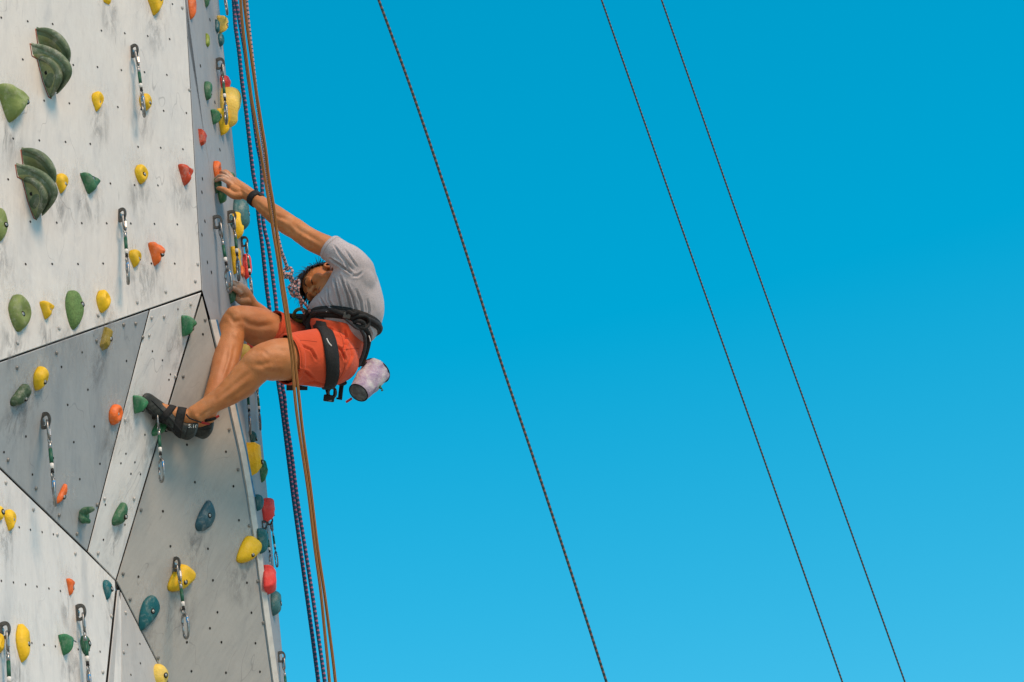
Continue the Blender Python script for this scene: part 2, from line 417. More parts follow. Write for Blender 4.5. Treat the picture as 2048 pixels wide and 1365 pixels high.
low_s = [PB.hit(*((SIL(y), y) if y > 690 else (SEAMX(y), y))) for y, x in LOWY]
for i in range(len(LOWY)-1):
    a, b, c, d = low_e[i], low_e[i+1], low_s[i+1], low_s[i]
    pl = pl3(a, b, c if LOWY[i][0] >= 583 else d); LSEG.append((LOWY[i][0], LOWY[i+1][0], pl))
    if i == 0: pass
    q = [(p-P0).dot(PB.u) for p in (a, b, c, d)]; zz = [p.z for p in (a, b, c, d)]
    mbl.add([a, b, c, d], [(0, 1, 2, 3)], [[(q[k], zz[k]) for k in range(4)]])
    th = pl.n*-.02
    mbl.add([a+th, b+th, c+th, d+th, c, d], [(0, 3, 2, 1), (3, 5, 4, 2)])
pB3 = mbl.build('wall_panel', SGREY, wall, False); pB3['label'] = 'narrow grey side panel beside the white metal strip'
def low_plane(y):
    for a, b, pl in LSEG:
        if a <= y < b: return pl
    return PB
# return wall behind the free edge so that the wall is a closed body
bk = Vector((-1.6, .9, 0))
mbk = MB()
sil3 = [PB.hit(SIL(y), y) for y in (-900, 0, 590, 690, 840, 994, 1365, 1600, 3600)]
for i in range(len(sil3)-1):
    mbk.add([sil3[i], sil3[i+1], sil3[i+1]+bk, sil3[i]+bk], [(0, 1, 2, 3)], [[(0, sil3[i].z), (0, sil3[i+1].z), (1.8, sil3[i+1].z), (1.8, sil3[i].z)]])
mbk.build('wall_panel', SGREY, wall, False)['label'] = 'grey rear side panel'
frame_mb.build('backing_board', SEAM, wall, False)
# white metal angle along the arete, a thin blue-coloured line next to it
def strip(name, mat, left, right, lift, y0, y1):
    m = MB(); a = []; b = []
    for (x, y), (yy, xr) in zip(DEDGE, LOWY):
        if y0 <= y <= y1:
            a.append(PD.hit(x+left, y)+PD.n*lift); b.append(PD.hit(x+right, y)+PD.n*lift)
    for i in range(len(a)-1):
        m.add([a[i], a[i+1], b[i+1], b[i], a[i]-PD.n*.008, a[i+1]-PD.n*.008, b[i+1]-PD.n*.008, b[i]-PD.n*.008],
              [(0, 1, 2, 3), (0, 4, 5, 1), (3, 2, 6, 7)])
    return m.build(name, mat, wall, False)
STRIPM = simple('white_strip_paint', (.62, .61, .57, 1), .5, .0, .4, .14, 25)
s1 = strip('edge_strip', STRIPM, 1, 11.5, .006, 600, 1000); s1['label'] = 'white metal corner strip'
s2 = strip('edge_strip', STRIPM, 1, 11.5, .004, 990, 4000)
BLUE_LINE = simple('blue_line_colour', (.06, .23, .42, 1), .5, 0, .3, .4, 18)
strip('blue_edge_line', BLUE_LINE, 11.8, 16, .0035, 600, 1000)

# bolt holes and screws
def nuts(parent, pl, pts, r=.0048):
    m = MB()
    for x, y in pts:
        c = pl.hit(x, y, .0008)
        V = [c+pl.u*(r*math.cos(k*math.pi/5))+pl.v*(r*math.sin(k*math.pi/5)) for k in range(10)]
        m.add(V, [tuple(range(10))])
        R2 = r*1.5
        W = [pl.hit(x, y, .0004)+pl.u*(R2*math.cos(k*math.pi/5))+pl.v*(R2*math.sin(k*math.pi/5)) for k in range(10)]
    o = m.build('bolt_hole', HOLE, None, False); setpar(o, parent); o['kind'] = 'stuff'
def setpar(o, parent):
    o.parent = parent
def screws(parent, pl, pts, mat=None):
    m = MB()
    for x, y in pts:
        c = pl.hit(x, y)
        m.add(*tube([c, c+pl.n*.003, c+pl.n*.006], [.0075, .0075, .0045], 8))
        m.add(*cyl(c+pl.n*.0055, c+pl.n*.0065, .002, 6))
    o = m.build('screw', mat or SCREW, None, False); setpar(o, parent); o['kind'] = 'stuff'
def lattice(pl, o, a, b, ra, rb, poly):
    O = pl.uv(pl.hit(*o)); A = np.array(pl.uv(pl.hit(*a)))-O; B = np.array(pl.uv(pl.hit(*b)))-O; out = []
    for i in range(*ra):
        for j in range(*rb):
            q = np.array(O)+A*i+B*j; x, y, _ = proj(pl.at(*q))
            if inside(poly, x, y) and random.random() > .06: out.append((x+random.uniform(-.7, .7), y+random.uniform(-.7, .7)))
    return out
def inside(poly, x, y):
    c = False; n = len(poly)
    for i in range(n):
        (x1, y1), (x2, y2) = poly[i], poly[(i+1) % n]
        if (y1 > y) != (y2 > y) and x < (x2-x1)*(y-y1)/(y2-y1)+x1: c = not c
    return c
nuts(pA, PA, lattice(PA, (155, 55), (203, 61), (147, 130), (-8, 8), (-6, 9), [(-200, -200), (362, -200), (392, 545), (0, 690), (-200, 700)]))
nuts(pE, PE, lattice(PE, (188, 854), (148, 885), (176, 780), (-6, 8), (-5, 6), [(280, 640), (180, 1070), (10, 920), (-60, 800), (10, 740)]), .0048)
nuts(pC, PC, [(356, 619), (305, 703), (325, 721), (341, 749), (338, 760), (290, 870), (252, 908), (270, 925), (242, 927), (262, 948), (281, 949), (211, 1010), (250, 1050), (190, 1127), (207, 1080)], .0045)
nuts(pD, PD, [(374, 890), (452, 904), (390, 965), (467, 973), (326, 1023), (478, 1041), (341, 1093), (416, 1098), (406, 669), (426, 1161), (494, 1166), (435, 1225), (503, 1226), (374, 1285), (443, 1285), (511, 1287), (383, 1343), (452, 1346), (520, 1344), (277, 1154), (420, 1257)], .0055)
nuts(pF, PF, lattice(PF, (27, 1166), (51, 1170), (14, 1050), (-8, 9), (-3, 4), [(-100, 860), (0, 960), (190, 1140), (205, 1340), (205, 1500), (-100, 1500)]), .0045)
nuts(pG, PG, [(280, 1288), (281, 1327), (255, 1290), (262, 1350)], .0045)
nuts(pB2, PB, [(401, 132), (404, 385), (430, 205), (440, 300), (445, 120), (420, 40)], .008)
nuts(pB1, PB, [(405, 358), (404, 470), (410, 443), (415, 525), (423, 545)], .008)
screws(pA, PA, [(364, 16), (378, 180), (395, 529), (390, 563), (331, 584), (274, 605), (196, 631), (118, 657), (35, 686), (384, 340)], WSCREW)
screws(pE, PE, [(113, 706), (271, 648), (193, 682), (34, 736), (285, 675), (247, 625+25), (72, 977), (118, 1031), (16, 920), (194, 1010), (154, 1068)])
screws(pC, PC, [(381, 609), (328, 634), (298, 671), (350, 753), (250, 840), (268, 998), (209, 998), (196, 1107), (303, 636)], WSCREW)
screws(pD, PD, [(366, 753), (458, 860), (319, 900), (476, 940), (282, 1020), (498, 1052), (246, 1148), (260, 1199), (515, 1163), (526, 1246), (363, 1219), (316, 1316), (410, 640)])
screws(pF, PF, [(11, 966), (66, 1020), (114, 1070), (150, 1108), (222, 1233), (205, 1345)], WSCREW)
screws(pG, PG, [(251, 1226), (247, 1305)], WSCREW)

# ------------------------------------------------------------------ holds
OUT = {
 'drop': [(-.75, .72), (-.1, 1), (.75, .72), (.92, .1), (.48, -.55), (0, -1), (-.42, -.55), (-.9, .1)],
 'tri': [(-.95, .8), (0, .98), (.95, .75), (.62, -.05), (0, -1), (-.6, -.05)],
 'oval': [(-.7, .7), (0, 1), (.7, .7), (1, 0), (.7, -.7), (0, -1), (-.7, -.7), (-1, 0)],
 'shell': [(-.55, .9), (.3, 1), (.9, .5), (.95, -.1), (.55, -.7), (0, -1), (-.5, -.6), (-.85, .2)],
 'slant': [(.35, 1), (.95, .5), (.8, -.2), (.1, -.75), (-.7, -1), (-.95, -.6), (-.55, .1), (-.1, .75)],
 'block': [(-.8, .95), (.8, 1), (.95, .6), (.8, -.6), (.85, -.95), (-.75, -1), (-.95, -.5), (-.85, .6)],
 'tearv': [(0, 1), (.7, .8), (1, .35), (.75, -.1), (.2, -.6), (-.45, -1), (-.75, -.85), (-.9, -.2), (-.7, .55)],
 'horn': [(-.1, .95), (.45, .85), (.95, .6), (1, .15), (.6, -.35), (.1, -.8), (-.6, -1), (-.9, -.8), (-.75, -.1), (-.45, .6)],
 'almond': [(.1, 1), (.6, .7), (.95, .1), (.7, -.5), (.1, -.85), (-.6, -1), (-.9, -.7), (-.7, 0), (-.3, .65)],
 'leaf': [(-.2, 1), (.45, .75), (.8, .1), (.55, -.6), (0, -1), (-.5, -.55), (-.75, .1), (-.55, .7)],
}
def hold_unit(kind, seed, peak=(.1, .15), boxy=.62, dish=(0, 0, 0, 1), lump=.06, N=30, K=9):
    """unit hold: outline in u,v with height 0..1; dish = (u, v, depth, radius)"""
    rnd = random.Random(seed)
    pts = OUT[kind]; ring = catmull([pts[i % len(pts)] for i in range(-1, len(pts)+2)], 6)
    ring = ring[6:6+6*len(pts)]; ring = [ring[int(i*len(ring)/N)] for i in range(N)]
    V = []; F = []
    off = Vector((rnd.uniform(0, 50), rnd.uniform(0, 50), 0))
    for k in range(K+1):
        ph = k/K*math.pi/2
        s = math.cos(ph)**boxy if k < K else 0.0
        h = math.sin(ph)**.85
        for i in range(N):
            u = ring[i][0]*s*(1 if k else 1.02)+peak[0]*h*(1-s*.3); v = ring[i][1]*s*(1 if k else 1.02)+peak[1]*h*(1-s*.3)
            hh = h
            if k:
                hh += lump*noise.noise(Vector((u*1.6, v*1.6, 0))+off)*2*h
                d2 = ((u-dish[0])**2+(v-dish[1])**2)/dish[3]**2
                hh -= dish[2]*math.exp(-d2)*h
            V.append((u, v, max(hh, 0)))
    for k in range(K):
        for i in range(N):
            j = (i+1) % N
            F.append((k*N+i, k*N+j, (k+1)*N+j, (k+1)*N+i))
    F.append(tuple(range(N-1, -1, -1)))
    return V, F
def gem_unit(pts, top, topz):
    """faceted hold: outline + inner points"""
    n = len(pts); V = [(u, v, 0) for u, v in pts]+[(u, v, z) for (u, v), z in zip(top, topz)]
    return V, n, len(top)
def fit(V, pl, box_, hk, au):
    """place the unit hold on the plane so that its picture box is box_; hk: height/half-height, au: half-width/half-height"""
    x0, y0, x1, y1 = box_
    c = list(pl.uv(pl.hit((x0+x1)/2, (y0+y1)/2))); d = (pl.hit((x0+x1)/2, (y0+y1)/2)-CAMLOC).length
    sv = (y1-y0)/2/FP*d*1.1; su = sv*au; H = sv*hk
    for it in range(14):
        pr = [proj(pl.at(c[0]+u*su, c[1]+v*sv, h*H)) for u, v, h in V]
        X = [p[0] for p in pr]; Y = [p[1] for p in pr]
        w, hgt = max(X)-min(X), max(Y)-min(Y)
        rw, rh = (x1-x0)/w, (y1-y0)/hgt
        sv *= rh**.8; k = (rw/1)**.7
        su = min(max(su*k, sv*.45), sv*2.2); H = min(max(H*k, sv*.25), sv*2.0)
        a = pl.uv(pl.hit((x0+x1)/2, (y0+y1)/2)); b = pl.uv(pl.hit((max(X)+min(X))/2, (max(Y)+min(Y))/2))
        c[0] += (a[0]-b[0])*.9; c[1] += (a[1]-b[1])*.9
    return c, su, sv, H
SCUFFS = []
def hold(label, pl, box_, mat, kind='drop', hk=.75, au=.8, bolt=None, flat=False, group=None, name='climbing_hold', cat='climbing hold', **kw):
    seed = int(box_[0]*7+box_[1])
    V, F = hold_unit(kind, seed, **kw)
    c, su, sv, H = fit(V, pl, box_, hk, au)
    org = pl.at(*c)
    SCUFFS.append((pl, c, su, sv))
    # every hold keeps its own origin on the wall
    loc = [pl.at(c[0]+u*su, c[1]+v*sv, h*H)-org for u, v, h in V]
    o = mkobj(name, loc, F, mat, None, not flat); o.location = org
    tag(o, label, cat, group)
    bp = bolt if bolt is not None else (kw.get('dish', (.15, .1))[0], kw.get('dish', (.15, .1))[1])
    if bp is not False:
        # surface height at the bolt
        best = min(((u-bp[0])**2+(v-bp[1])**2, h) for u, v, h in V)[1]
        bc = pl.n*(best*H) + pl.u*(bp[0]*su)+pl.v*(bp[1]*sv)
        m = MB(); r = .0092
        m.add(*tube([bc-pl.n*.006, bc+pl.n*.0008], [r*1.15, r*1.15], 12))
        hb = mkobj('bolt_recess', m.v, m.f, HOLE, None, True); hb.parent = o
        m = MB(); m.add(*tube([bc, bc+pl.n*.0018, bc+pl.n*.0022], [r*.66, r*.66, r*.5], 8))
        m.add(*tube([bc+pl.n*.0022, bc+pl.n*.0025], [r*.3, r*.3], 6))
        b2 = mkobj('bolt', m.v, m.f, BOLT, None, True); b2.parent = o
    return o
D1 = dict(dish=(.2, .15, .35, .5)); D2 = dict(dish=(.35, -.05, .45, .55)); D0 = dict()
# white upper panel
hold('small yellow two-pronged hold cut by the top edge left of the chain column', PA, (206, -24, 223, 10), YELLOW, 'block', bolt=False)
hold('long yellow teardrop hold cut by the top edge of the photo', PA, (294, -24, 327, 32), YELLOW, 'drop', dish=(.3, .2, .3, .5))
hold('large pale olive hold at left edge beside upper shell hold', PA, (-8, 167, 59, 246), OLIVE, 'tri', hk=.8, au=1.0, bolt=(.55, .25), lump=.1)
hold('small yellow hook-shaped hold alone between shell hold and chain', PA, (183, 183, 208, 224), YELLOW, 'drop', dish=(.35, .1, .6, .4), peak=(.2, .35))
hold('round yellow knob touching the tip of the upper chain', PA, (278, 187, 304, 223), YELLOW, 'oval', hk=.9, au=.8, dish=(.4, -.05, .25, .35))
hold('yellow hold touching the right side of lower shell hold', PA, (111, 347, 137, 388), YELLOW, 'drop', dish=(.3, .0, .3, .45))
hold('dark green ridged hold with pointed foot right of lower shell hold', PA, (160, 345, 201, 389), DGREEN, 'tri', hk=.75, au=1.0, bolt=(.1, .55), dish=(.2, .55, .4, .35), lump=.12)
hold('yellow dished oval hold in the middle of the white panel', PA, (269, 329, 297, 369), YELLOW, 'leaf', hk=.6, dish=(.2, 0, .4, .5))
hold('chalked red hold near the right edge of the white panel', PA, (356, 328, 387, 373), REDO, 'tri', au=.9, dish=(.35, .3, .5, .4), lump=.12)
hold('pale olive round hold cut by the left edge below lower shell hold', PA, (-18, 416, 16, 484), OLIVE, 'oval', hk=.6, au=.8, bolt=(.5, 0))
hold('yellow teardrop hold between lower chain and orange hold', PA, (257, 499, 283, 536), YELLOW, 'drop', dish=(.45, .1, .45, .4))
hold('chalky orange two-humped hold on the white panel', PA, (296, 484, 331, 533), ORANGE, 'tri', hk=.85, au=.9, bolt=(.15, -.1), lump=.2)
hold('olive oval hold with smooth dish at lower left of white panel', PA, (16, 589, 63, 664), OLIVE, 'leaf', hk=.55, au=.8, dish=(.2, .0, .45, .55), bolt=(.05, -.1))
hold('small yellow hook hold between olive oval and flat green hold', PA, (79, 602, 109, 640), YELLOW, 'tri', dish=(.35, .25, .5, .4))
hold('flat speckled green slab hold just above the blue-grey panel', PA, (130, 581, 168, 660), simple('speckled_green_resin', (.125, .22, .07, 1), .7, 0, .3, .35, 160, .5, 260), 'shell', hk=.5, au=.8, bolt=(.55, .35))
hold('yellow creased crescent hold near lower right of white panel', PA, (192, 580, 222, 627), YELLOW, 'leaf', hk=.8, bolt=False, dish=(.2, .2, .35, .3))
# blue-grey triangle
hold('mustard faceted wedge hold at top of blue-grey panel', PE, (199, 654, 226, 702), MUSTARD, 'block', hk=.9, au=.6, flat=True, bolt=(.5, .1), N=7, K=3, lump=.15)
hold('smooth yellow dome hold at left of blue-grey panel', PE, (66, 733, 98, 782), YELLOW, 'leaf', hk=.75, dish=(.3, -.15, .3, .4))
hold('green saddle-shaped hold beside smooth yellow dome', PE, (20, 768, 63, 813), FGREEN, 'slant', hk=.8, au=1.0, dish=(.45, -.1, .4, .5), lump=.12)
hold('round orange hold with bent lip left of the climbing shoe', PE, (217, 809, 246, 851), ORANGE, 'oval', hk=.65, au=.7, dish=(.15, .1, .4, .4))
hold('thin orange crimp hold below the chain on blue-grey panel', PE, (112, 968, 135, 1008), ORANGE, 'slant', hk=.6, au=.7, dish=(.3, -.2, .25, .4))
fk = empty('forked_hold', PE.hit(168, 1034)); tag(fk, 'small dark green forked hold near lower tip of blue-grey panel', 'climbing hold')
m = MB(); m.add(*ellipsoid(PE.hit(167, 1033), (PE.u*.026, PE.v*.028, PE.n*.020), 14, 10))
for pr, rr_ in (([(165, 1028, .004), (171, 1022, .022), (179, 1020, .040), (187, 1018, .055)], [.018, .016, .013, .009]), ([(164, 1034, .004), (168, 1039, .020), (174, 1042, .030), (180, 1044, .036)], [.018, .015, .012, .009])):
    V, F, _ = tube([PE.hit(*q) for q in pr]+[PE.hit(pr[-1][0]+1, pr[-1][1], pr[-1][2]+.006)], rr_+[.003], 12); m.add(V, F)
remeshed(m, 'hold_body', DGREEN, fk, .004, 4)
m = MB(); c_ = PE.hit(170, 1030, .02); m.add(*cyl(c_, c_+PE.n*.004, .006, 8)); m.build('bolt', BOLT, fk)
# slanted white panel
hold('smooth green knob high on the slanted white panel', PC, (362, 631, 394, 674), MGREEN, 'tri', hk=.9, au=.8, bolt=(.4, .0), dish=(.45, .0, .3, .35))
hold('green knob under the toe of the front climbing shoe', PC, (265, 791, 297, 828), MGREEN, 'tri', hk=.95, au=.8, bolt=(.45, -.3))
hold('green wedge hold low on the slanted white panel', PC, (223, 1005, 256, 1052), DGREEN, 'almond', hk=.6, au=.8, bolt=(.35, -.1), lump=.14)
hold('green hold half hidden behind chain under the shoes', PC, (303, 833, 336, 873), MGREEN, 'slant', hk=.8, au=.8, bolt=(.5, -.1))
# lower white panel
hold('yellow hold cut by left edge beside its yellow twin', PF, (-12, 1012, 9, 1043), YELLOW, 'oval', hk=.7)
hold('yellow egg-shaped hold near left edge of lower white panel', PF, (8, 1019, 33, 1063), YELLOW, 'drop', hk=.7, dish=(.3, .1, .35, .4))
hold('small orange pointed hold on the lower white panel', PF, (132, 1157, 150, 1192), ORANGE, 'tri', dish=(.4, .0, .4, .4))
hold('small teal hold at right corner of lower white panel', PF, (205, 1160, 225, 1201), TEAL, 'drop', hk=.6, bolt=(.4, .1))
hold('tall yellow shield hold at bottom left', PF, (31, 1248, 61, 1326), YELLOW, 'leaf', hk=.55, dish=(.35, .0, .25, .4), lump=.12)
hold('green dome hold left of the lowest chain', PF, (116, 1268, 148, 1312), MGREEN, 'tri', hk=1.0, au=.8, bolt=False)
hold('green hold behind the lowest chain sleeve', PF, (160, 1271, 182, 1309), DGREEN, 'oval', hk=.6, bolt=(.3, .1))
hold('ribbed yellow hold cut by left edge beneath a chain', PF, (-14, 1266, 10, 1308), YELLOW, 'block', hk=1.0, bolt=False, lump=.2)
# grey panel
hold('blue-teal almond hold in the middle of dark grey panel', PD, (390, 1001, 431, 1063), hold_mat('blue_teal_resin', (.028, .10, .135, 1), .45, .3), 'almond', hk=.4, au=.9, bolt=(.1, .05))
hold('yellow horn hold overlapping the white metal strip', PD, (472, 1072, 524, 1127), YELLOW, 'horn', hk=.7, au=1.2, bolt=(.1, -.3), peak=(.3, .2))
hold('large yellow horn hold behind a chain on dark grey panel', PD, (334, 1129, 392, 1184), YELLOW, 'horn', hk=.7, au=1.2, bolt=(.05, -.25), peak=(.3, .2))
hold('large teal teardrop hold at left edge of dark grey panel', PD, (277, 1191, 320, 1263), TEAL, 'tearv', hk=.4, au=.9, bolt=(.1, .15), peak=(.15, .2))
hold('pale yellow round hold cut by bottom edge on grey panel', PD, (296, 1328, 337, 1396), YELLOW2, 'drop', hk=.7, au=.7, bolt=(.2, .35))
# side face, upper part
hold('orange hold at top in the corner of the grey side panel', PB, (376, -18, 393, 40), ORANGE, 'leaf', hk=.5, au=.5, bolt=False, lump=.15)
hold('green hold cut by top edge on the grey side panel', PB, (408, -22, 420, 16), DGREEN, 'leaf', hk=.6, bolt=(.3, .1))
hold('tiny lime green bar hold on the grey side panel', PB, (411, 67, 420, 95), LIME, 'block', hk=.5, au=.5, bolt=False)
hold('flat teal block hold at the edge under pale yellow wing', PB, (430, 39, 440, 67), TEAL, 'block', hk=.5, au=.5, bolt=False)
hold('pale yellow wing hold near top of the side edge', PB, (434, 31, 457, 68), YELLOW2, 'tri', hk=1.2, bolt=(.2, -.1))
hold('dark teal dome hold below the pale yellow wing', PB, (436, 67, 449, 94), TEAL, 'oval', hk=.8, bolt=False)
hold('green oval hold beside the upper side chain', PB, (408, 163, 425, 202), DGREEN, 'leaf', hk=.7, dish=(.3, -.1, .3, .4))
hold('coral red hold peeking out above the big yellow jug', PB, (440, 151, 462, 186), CORAL, 'drop', hk=1.0, bolt=False)
hold('big pale yellow hollow jug hold on the side edge', PB, (440, 174, 483, 260), YELLOW2, 'leaf', hk=1.0, dish=(.35, -.2, .6, .38), bolt=False, lump=.03)
hold('bright yellow hold in front of the big pale jug', PB, (434, 217, 461, 272), YELLOW, 'tri', hk=.7, bolt=False, dish=(.3, .15, .55, .4), lump=.03)
hold('chalky green knob left of the bright yellow hold', PB, (421, 219, 442, 250), MGREEN, 'tri', hk=.9, bolt=(.1, .2))
hold('red-orange faceted hold on seam of the side panel', PB, (396, 258, 414, 293), REDO, 'tri', hk=.7, flat=True, N=8, K=3, bolt=False, lump=.15)
hold('orange ring-like hold just above the upper hand', PB, (426, 322, 443, 360), ORANGE, 'leaf', hk=.8, dish=(.1, -.1, .6, .5), bolt=False)
h_left = hold('dark green hold gripped by the upper hand', PB, (428, 357, 444, 388), DGREEN, 'tri', hk=1.0, bolt=False)
hold('rounded green hold just under the upper hand', PB, (436, 380, 454, 408), MGREEN, 'oval', hk=.9, bolt=False)
hold('small dark green hold behind the upper hand at the edge', PB, (458, 345, 470, 360), DGREEN, 'oval', bolt=False)
hold('large grey-teal disc hold standing out below the upper hand', PB, (466, 396, 500, 468), PTEAL, 'oval', hk=.75, au=.6, bolt=(.3, .1))
hold('small bright teal hold between chain and yellow pocket hold', PB, (460, 430, 470, 458), TEAL, 'block', hk=.5, bolt=False)
hold('yellow pocket hold in front of grey-teal disc', PB, (464, 424, 488, 481), YELLOW, 'leaf', hk=.8, dish=(.1, .3, .5, .4), bolt=False)
hold('yellow hooked hold above the lower hand', PB, (461, 493, 483, 550), YELLOW, 'tri', hk=.8, bolt=False, dish=(.2, .2, .4, .4), lump=.14)
hold('coral red hold behind the outermost side chain', PB, (485, 508, 504, 560), CORAL, 'oval', hk=.7, bolt=False)
hold('narrow orange hold at the side edge left of coral hold', PB, (481, 531, 490, 556), ORANGE, 'block', hk=.5, bolt=False)
h_right = hold('dark green hold gripped by the lower hand', PB, (457, 573, 473, 608), DGREEN, 'tri', hk=1.0, bolt=False)
# side face, lower part
hold('pale yellow hold seen in the gap between the climber\'s legs', PB, (476, 688, 503, 738), YELLOW2, 'leaf', hk=.8, bolt=False)
hold('coral red hold peeking out behind the bent knee', PB, (494, 682, 510, 706), CORAL, 'oval', bolt=False)
hold('dark teal hold just above the straight shin', PB, (468, 727, 484, 750), TEAL, 'leaf', bolt=False)
hold('teal heart-shaped hold above the double yellow volume', low_plane(874), (497, 862, 514, 887), TEAL, 'tri', hk=.8, bolt=(.2, -.2))
hold('yellow folded double hold on the side edge', low_plane(915), (493, 885, 526, 953), YELLOW, 'tri', hk=.9, flat=True, N=9, K=3, bolt=(.2, -.2), lump=.1)
hold('bumpy dark green hold at the outline right of folded yellow', low_plane(940), (518, 920, 536, 966), MGREEN, 'leaf', hk=.7, bolt=False, lump=.25)
hold('small teal wedge hold left of the upper coral hold', low_plane(1005), (509, 989, 528, 1023), TEAL, 'tri', hk=.8, bolt=False)
hold('upper coral red jug standing out against the sky', low_plane(1020), (523, 996, 550, 1047), CORAL, 'leaf', hk=.9, au=.7, bolt=(.4, -.2), peak=(.1, .3))
hold('teal triangular hold behind yellow horn at the metal strip', low_plane(1080), (514, 1057, 537, 1109), TEAL, 'tri', hk=.8, bolt=False)
hold('lower coral red notched hold standing out against the sky', low_plane(1160), (526, 1130, 553, 1190), CORAL, 'block', hk=.8, au=.7, bolt=(.4, 0), dish=(.6, .1, .3, .5))
hold('grey-teal disc hold at the outline below lower coral hold', low_plane(1205), (541, 1182, 563, 1233), PTEAL, 'oval', hk=.75, au=.6, bolt=(.3, 0))

# shoe-rubber and chalk smears rubbed into the paint round the holds
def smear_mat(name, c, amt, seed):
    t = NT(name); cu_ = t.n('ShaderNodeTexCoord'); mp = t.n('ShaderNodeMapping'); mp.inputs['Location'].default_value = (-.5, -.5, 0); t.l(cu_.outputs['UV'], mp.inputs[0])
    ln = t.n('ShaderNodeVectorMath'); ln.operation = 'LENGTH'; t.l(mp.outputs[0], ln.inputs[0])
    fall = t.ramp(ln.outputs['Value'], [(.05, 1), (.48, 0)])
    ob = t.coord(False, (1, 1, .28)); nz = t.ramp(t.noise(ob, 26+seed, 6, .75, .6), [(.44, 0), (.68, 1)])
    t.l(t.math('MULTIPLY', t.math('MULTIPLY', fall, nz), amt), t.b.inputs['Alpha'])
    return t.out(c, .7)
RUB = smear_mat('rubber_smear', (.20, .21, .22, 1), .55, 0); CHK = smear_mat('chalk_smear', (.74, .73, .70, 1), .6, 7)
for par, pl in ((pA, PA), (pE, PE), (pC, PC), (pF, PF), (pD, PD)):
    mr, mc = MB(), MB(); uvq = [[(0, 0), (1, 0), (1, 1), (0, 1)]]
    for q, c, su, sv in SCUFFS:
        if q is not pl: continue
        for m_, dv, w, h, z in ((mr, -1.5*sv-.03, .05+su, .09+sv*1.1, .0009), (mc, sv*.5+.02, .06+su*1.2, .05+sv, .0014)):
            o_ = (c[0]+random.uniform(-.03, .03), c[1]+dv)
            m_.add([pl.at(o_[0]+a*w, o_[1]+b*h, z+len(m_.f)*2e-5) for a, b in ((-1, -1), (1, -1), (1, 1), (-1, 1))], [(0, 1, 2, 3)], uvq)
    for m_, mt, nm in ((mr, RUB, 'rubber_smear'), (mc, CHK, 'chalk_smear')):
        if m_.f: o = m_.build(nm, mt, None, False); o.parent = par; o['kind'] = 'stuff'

# the two mossy shell-shaped holds
def shell_hold(label, dx, dy, k=1.0):
    S = [
     [[(73, 58, .0), (98, 61, .05), (122, 76, .085), (138, 102, .10), (138, 131, .07)],
      [(75, 70, .004), (97, 77, .04), (116, 93, .07), (127, 112, .08), (128, 126, .06)],
      [(77, 80, .001), (95, 90, .012), (108, 102, .025), (119, 115, .04), (123, 128, .04)],
      [(77, 92, -.002), (86, 102, -.002), (96, 112, -.002), (106, 122, -.002), (114, 134, -.002)]],
     [[(62, 89, 0), (90, 95, .04), (124, 114, .095), (141, 146, .115), (115, 188, .01)],
      [(66, 112, 0), (89, 110, .04), (112, 124, .08), (124, 147, .09), (113, 185, .01)],
      [(70, 116, 0), (88, 120, .012), (104, 133, .04), (113, 151, .05), (111, 181, .005)],
      [(75, 120, -.002), (88, 132, -.002), (96, 147, -.002), (102, 162, -.002), (108, 180, -.002)]],
     [[(76, 113, 0), (99, 120, .05), (117, 138, .08), (120, 160, .08), (102, 197, .0)],
      [(78, 122, .0), (95, 128, .035), (107, 142, .055), (109, 160, .055), (100, 193, .0)],
      [(79, 130, .0), (89, 138, .014), (97, 149, .024), (99, 166, .018), (98, 189, 0)],
      [(79, 133, -.003), (82, 150, -.003), (87, 167, -.003), (92, 181, -.003), (97, 193, -.003)]],
    ]
    org = PA.hit(100+dx, 125+dy); root = empty('shell_hold', org); tag(root, label, 'climbing hold', 'mossy shell holds')
    for s in S:
        curves = []
        for c in s:
            pts = catmull(c, 5); curves.append([PA.hit((q[0]-100)*k+100+dx, (q[1]-125)*k+125+dy, q[2]) for q in pts])
        n = len(curves[0])
        crest = curves[0]
        back = [p-PA.n*((p-PA.o).dot(PA.n)+.002)+PA.v*.012 for p in crest]
        mid = [(a*.55+b*.45)+PA.v*.006 for a, b in zip(crest, back)]
        rows = [back, mid, [c+PA.v*.003-PA.n*.002 for c in crest], crest, curves[1], curves[2], curves[3]]
        V = [p for r in rows for p in r]; F = []
        for i in range(len(rows)-1):
            for j in range(n-1): F.append((i*n+j, i*n+j+1, (i+1)*n+j+1, (i+1)*n+j))
        tv, tf, _ = tube(crest, [.002+.0125*math.sin(math.pi*min(1, max(0, q/(n-1))))**.7 for q in range(n)], 12)
        b0 = len(V); V = V+[p-PA.n*.006 for p in tv]; F = F+[tuple(i+b0 for i in f) for f in tf]
        o = mkobj('shell_ridge', V, F, SHELL, root); o.data.materials.append(SHELLP)
        for pi, pf in enumerate(o.data.polygons): pf.material_index = 1 if len(rows)-3 <= pi//(n-1) < len(rows)-1 else 0
        m = o.modifiers.new('s', 'SUBSURF'); m.levels = 1; m.render_levels = 1
    bl = PA.hit(95+dx, 146+dy, .018)
    m = MB(); m.add(*cyl(bl-PA.n*.006, bl+PA.n*.003, .011, 12)); m.build('bolt_recess', HOLE, root)
    m = MB(); base = [PA.hit(x+dx, y+dy, .001) for x, y in ((71, 58), (76, 92), (60, 88), (64, 112), (74, 118), (78, 135), (86, 165), (97, 194), (103, 198))]
    for i in range(len(base)-1): m.add(*cyl(base[i], base[i+1], .0018, 6))
    m.build('base_edge', RED_EDGE, root)
shell_hold('upper mossy green hold of three curved shells', 0, 0)
shell_hold('lower mossy green hold of three curved shells', -29.5, 242, 1.02)

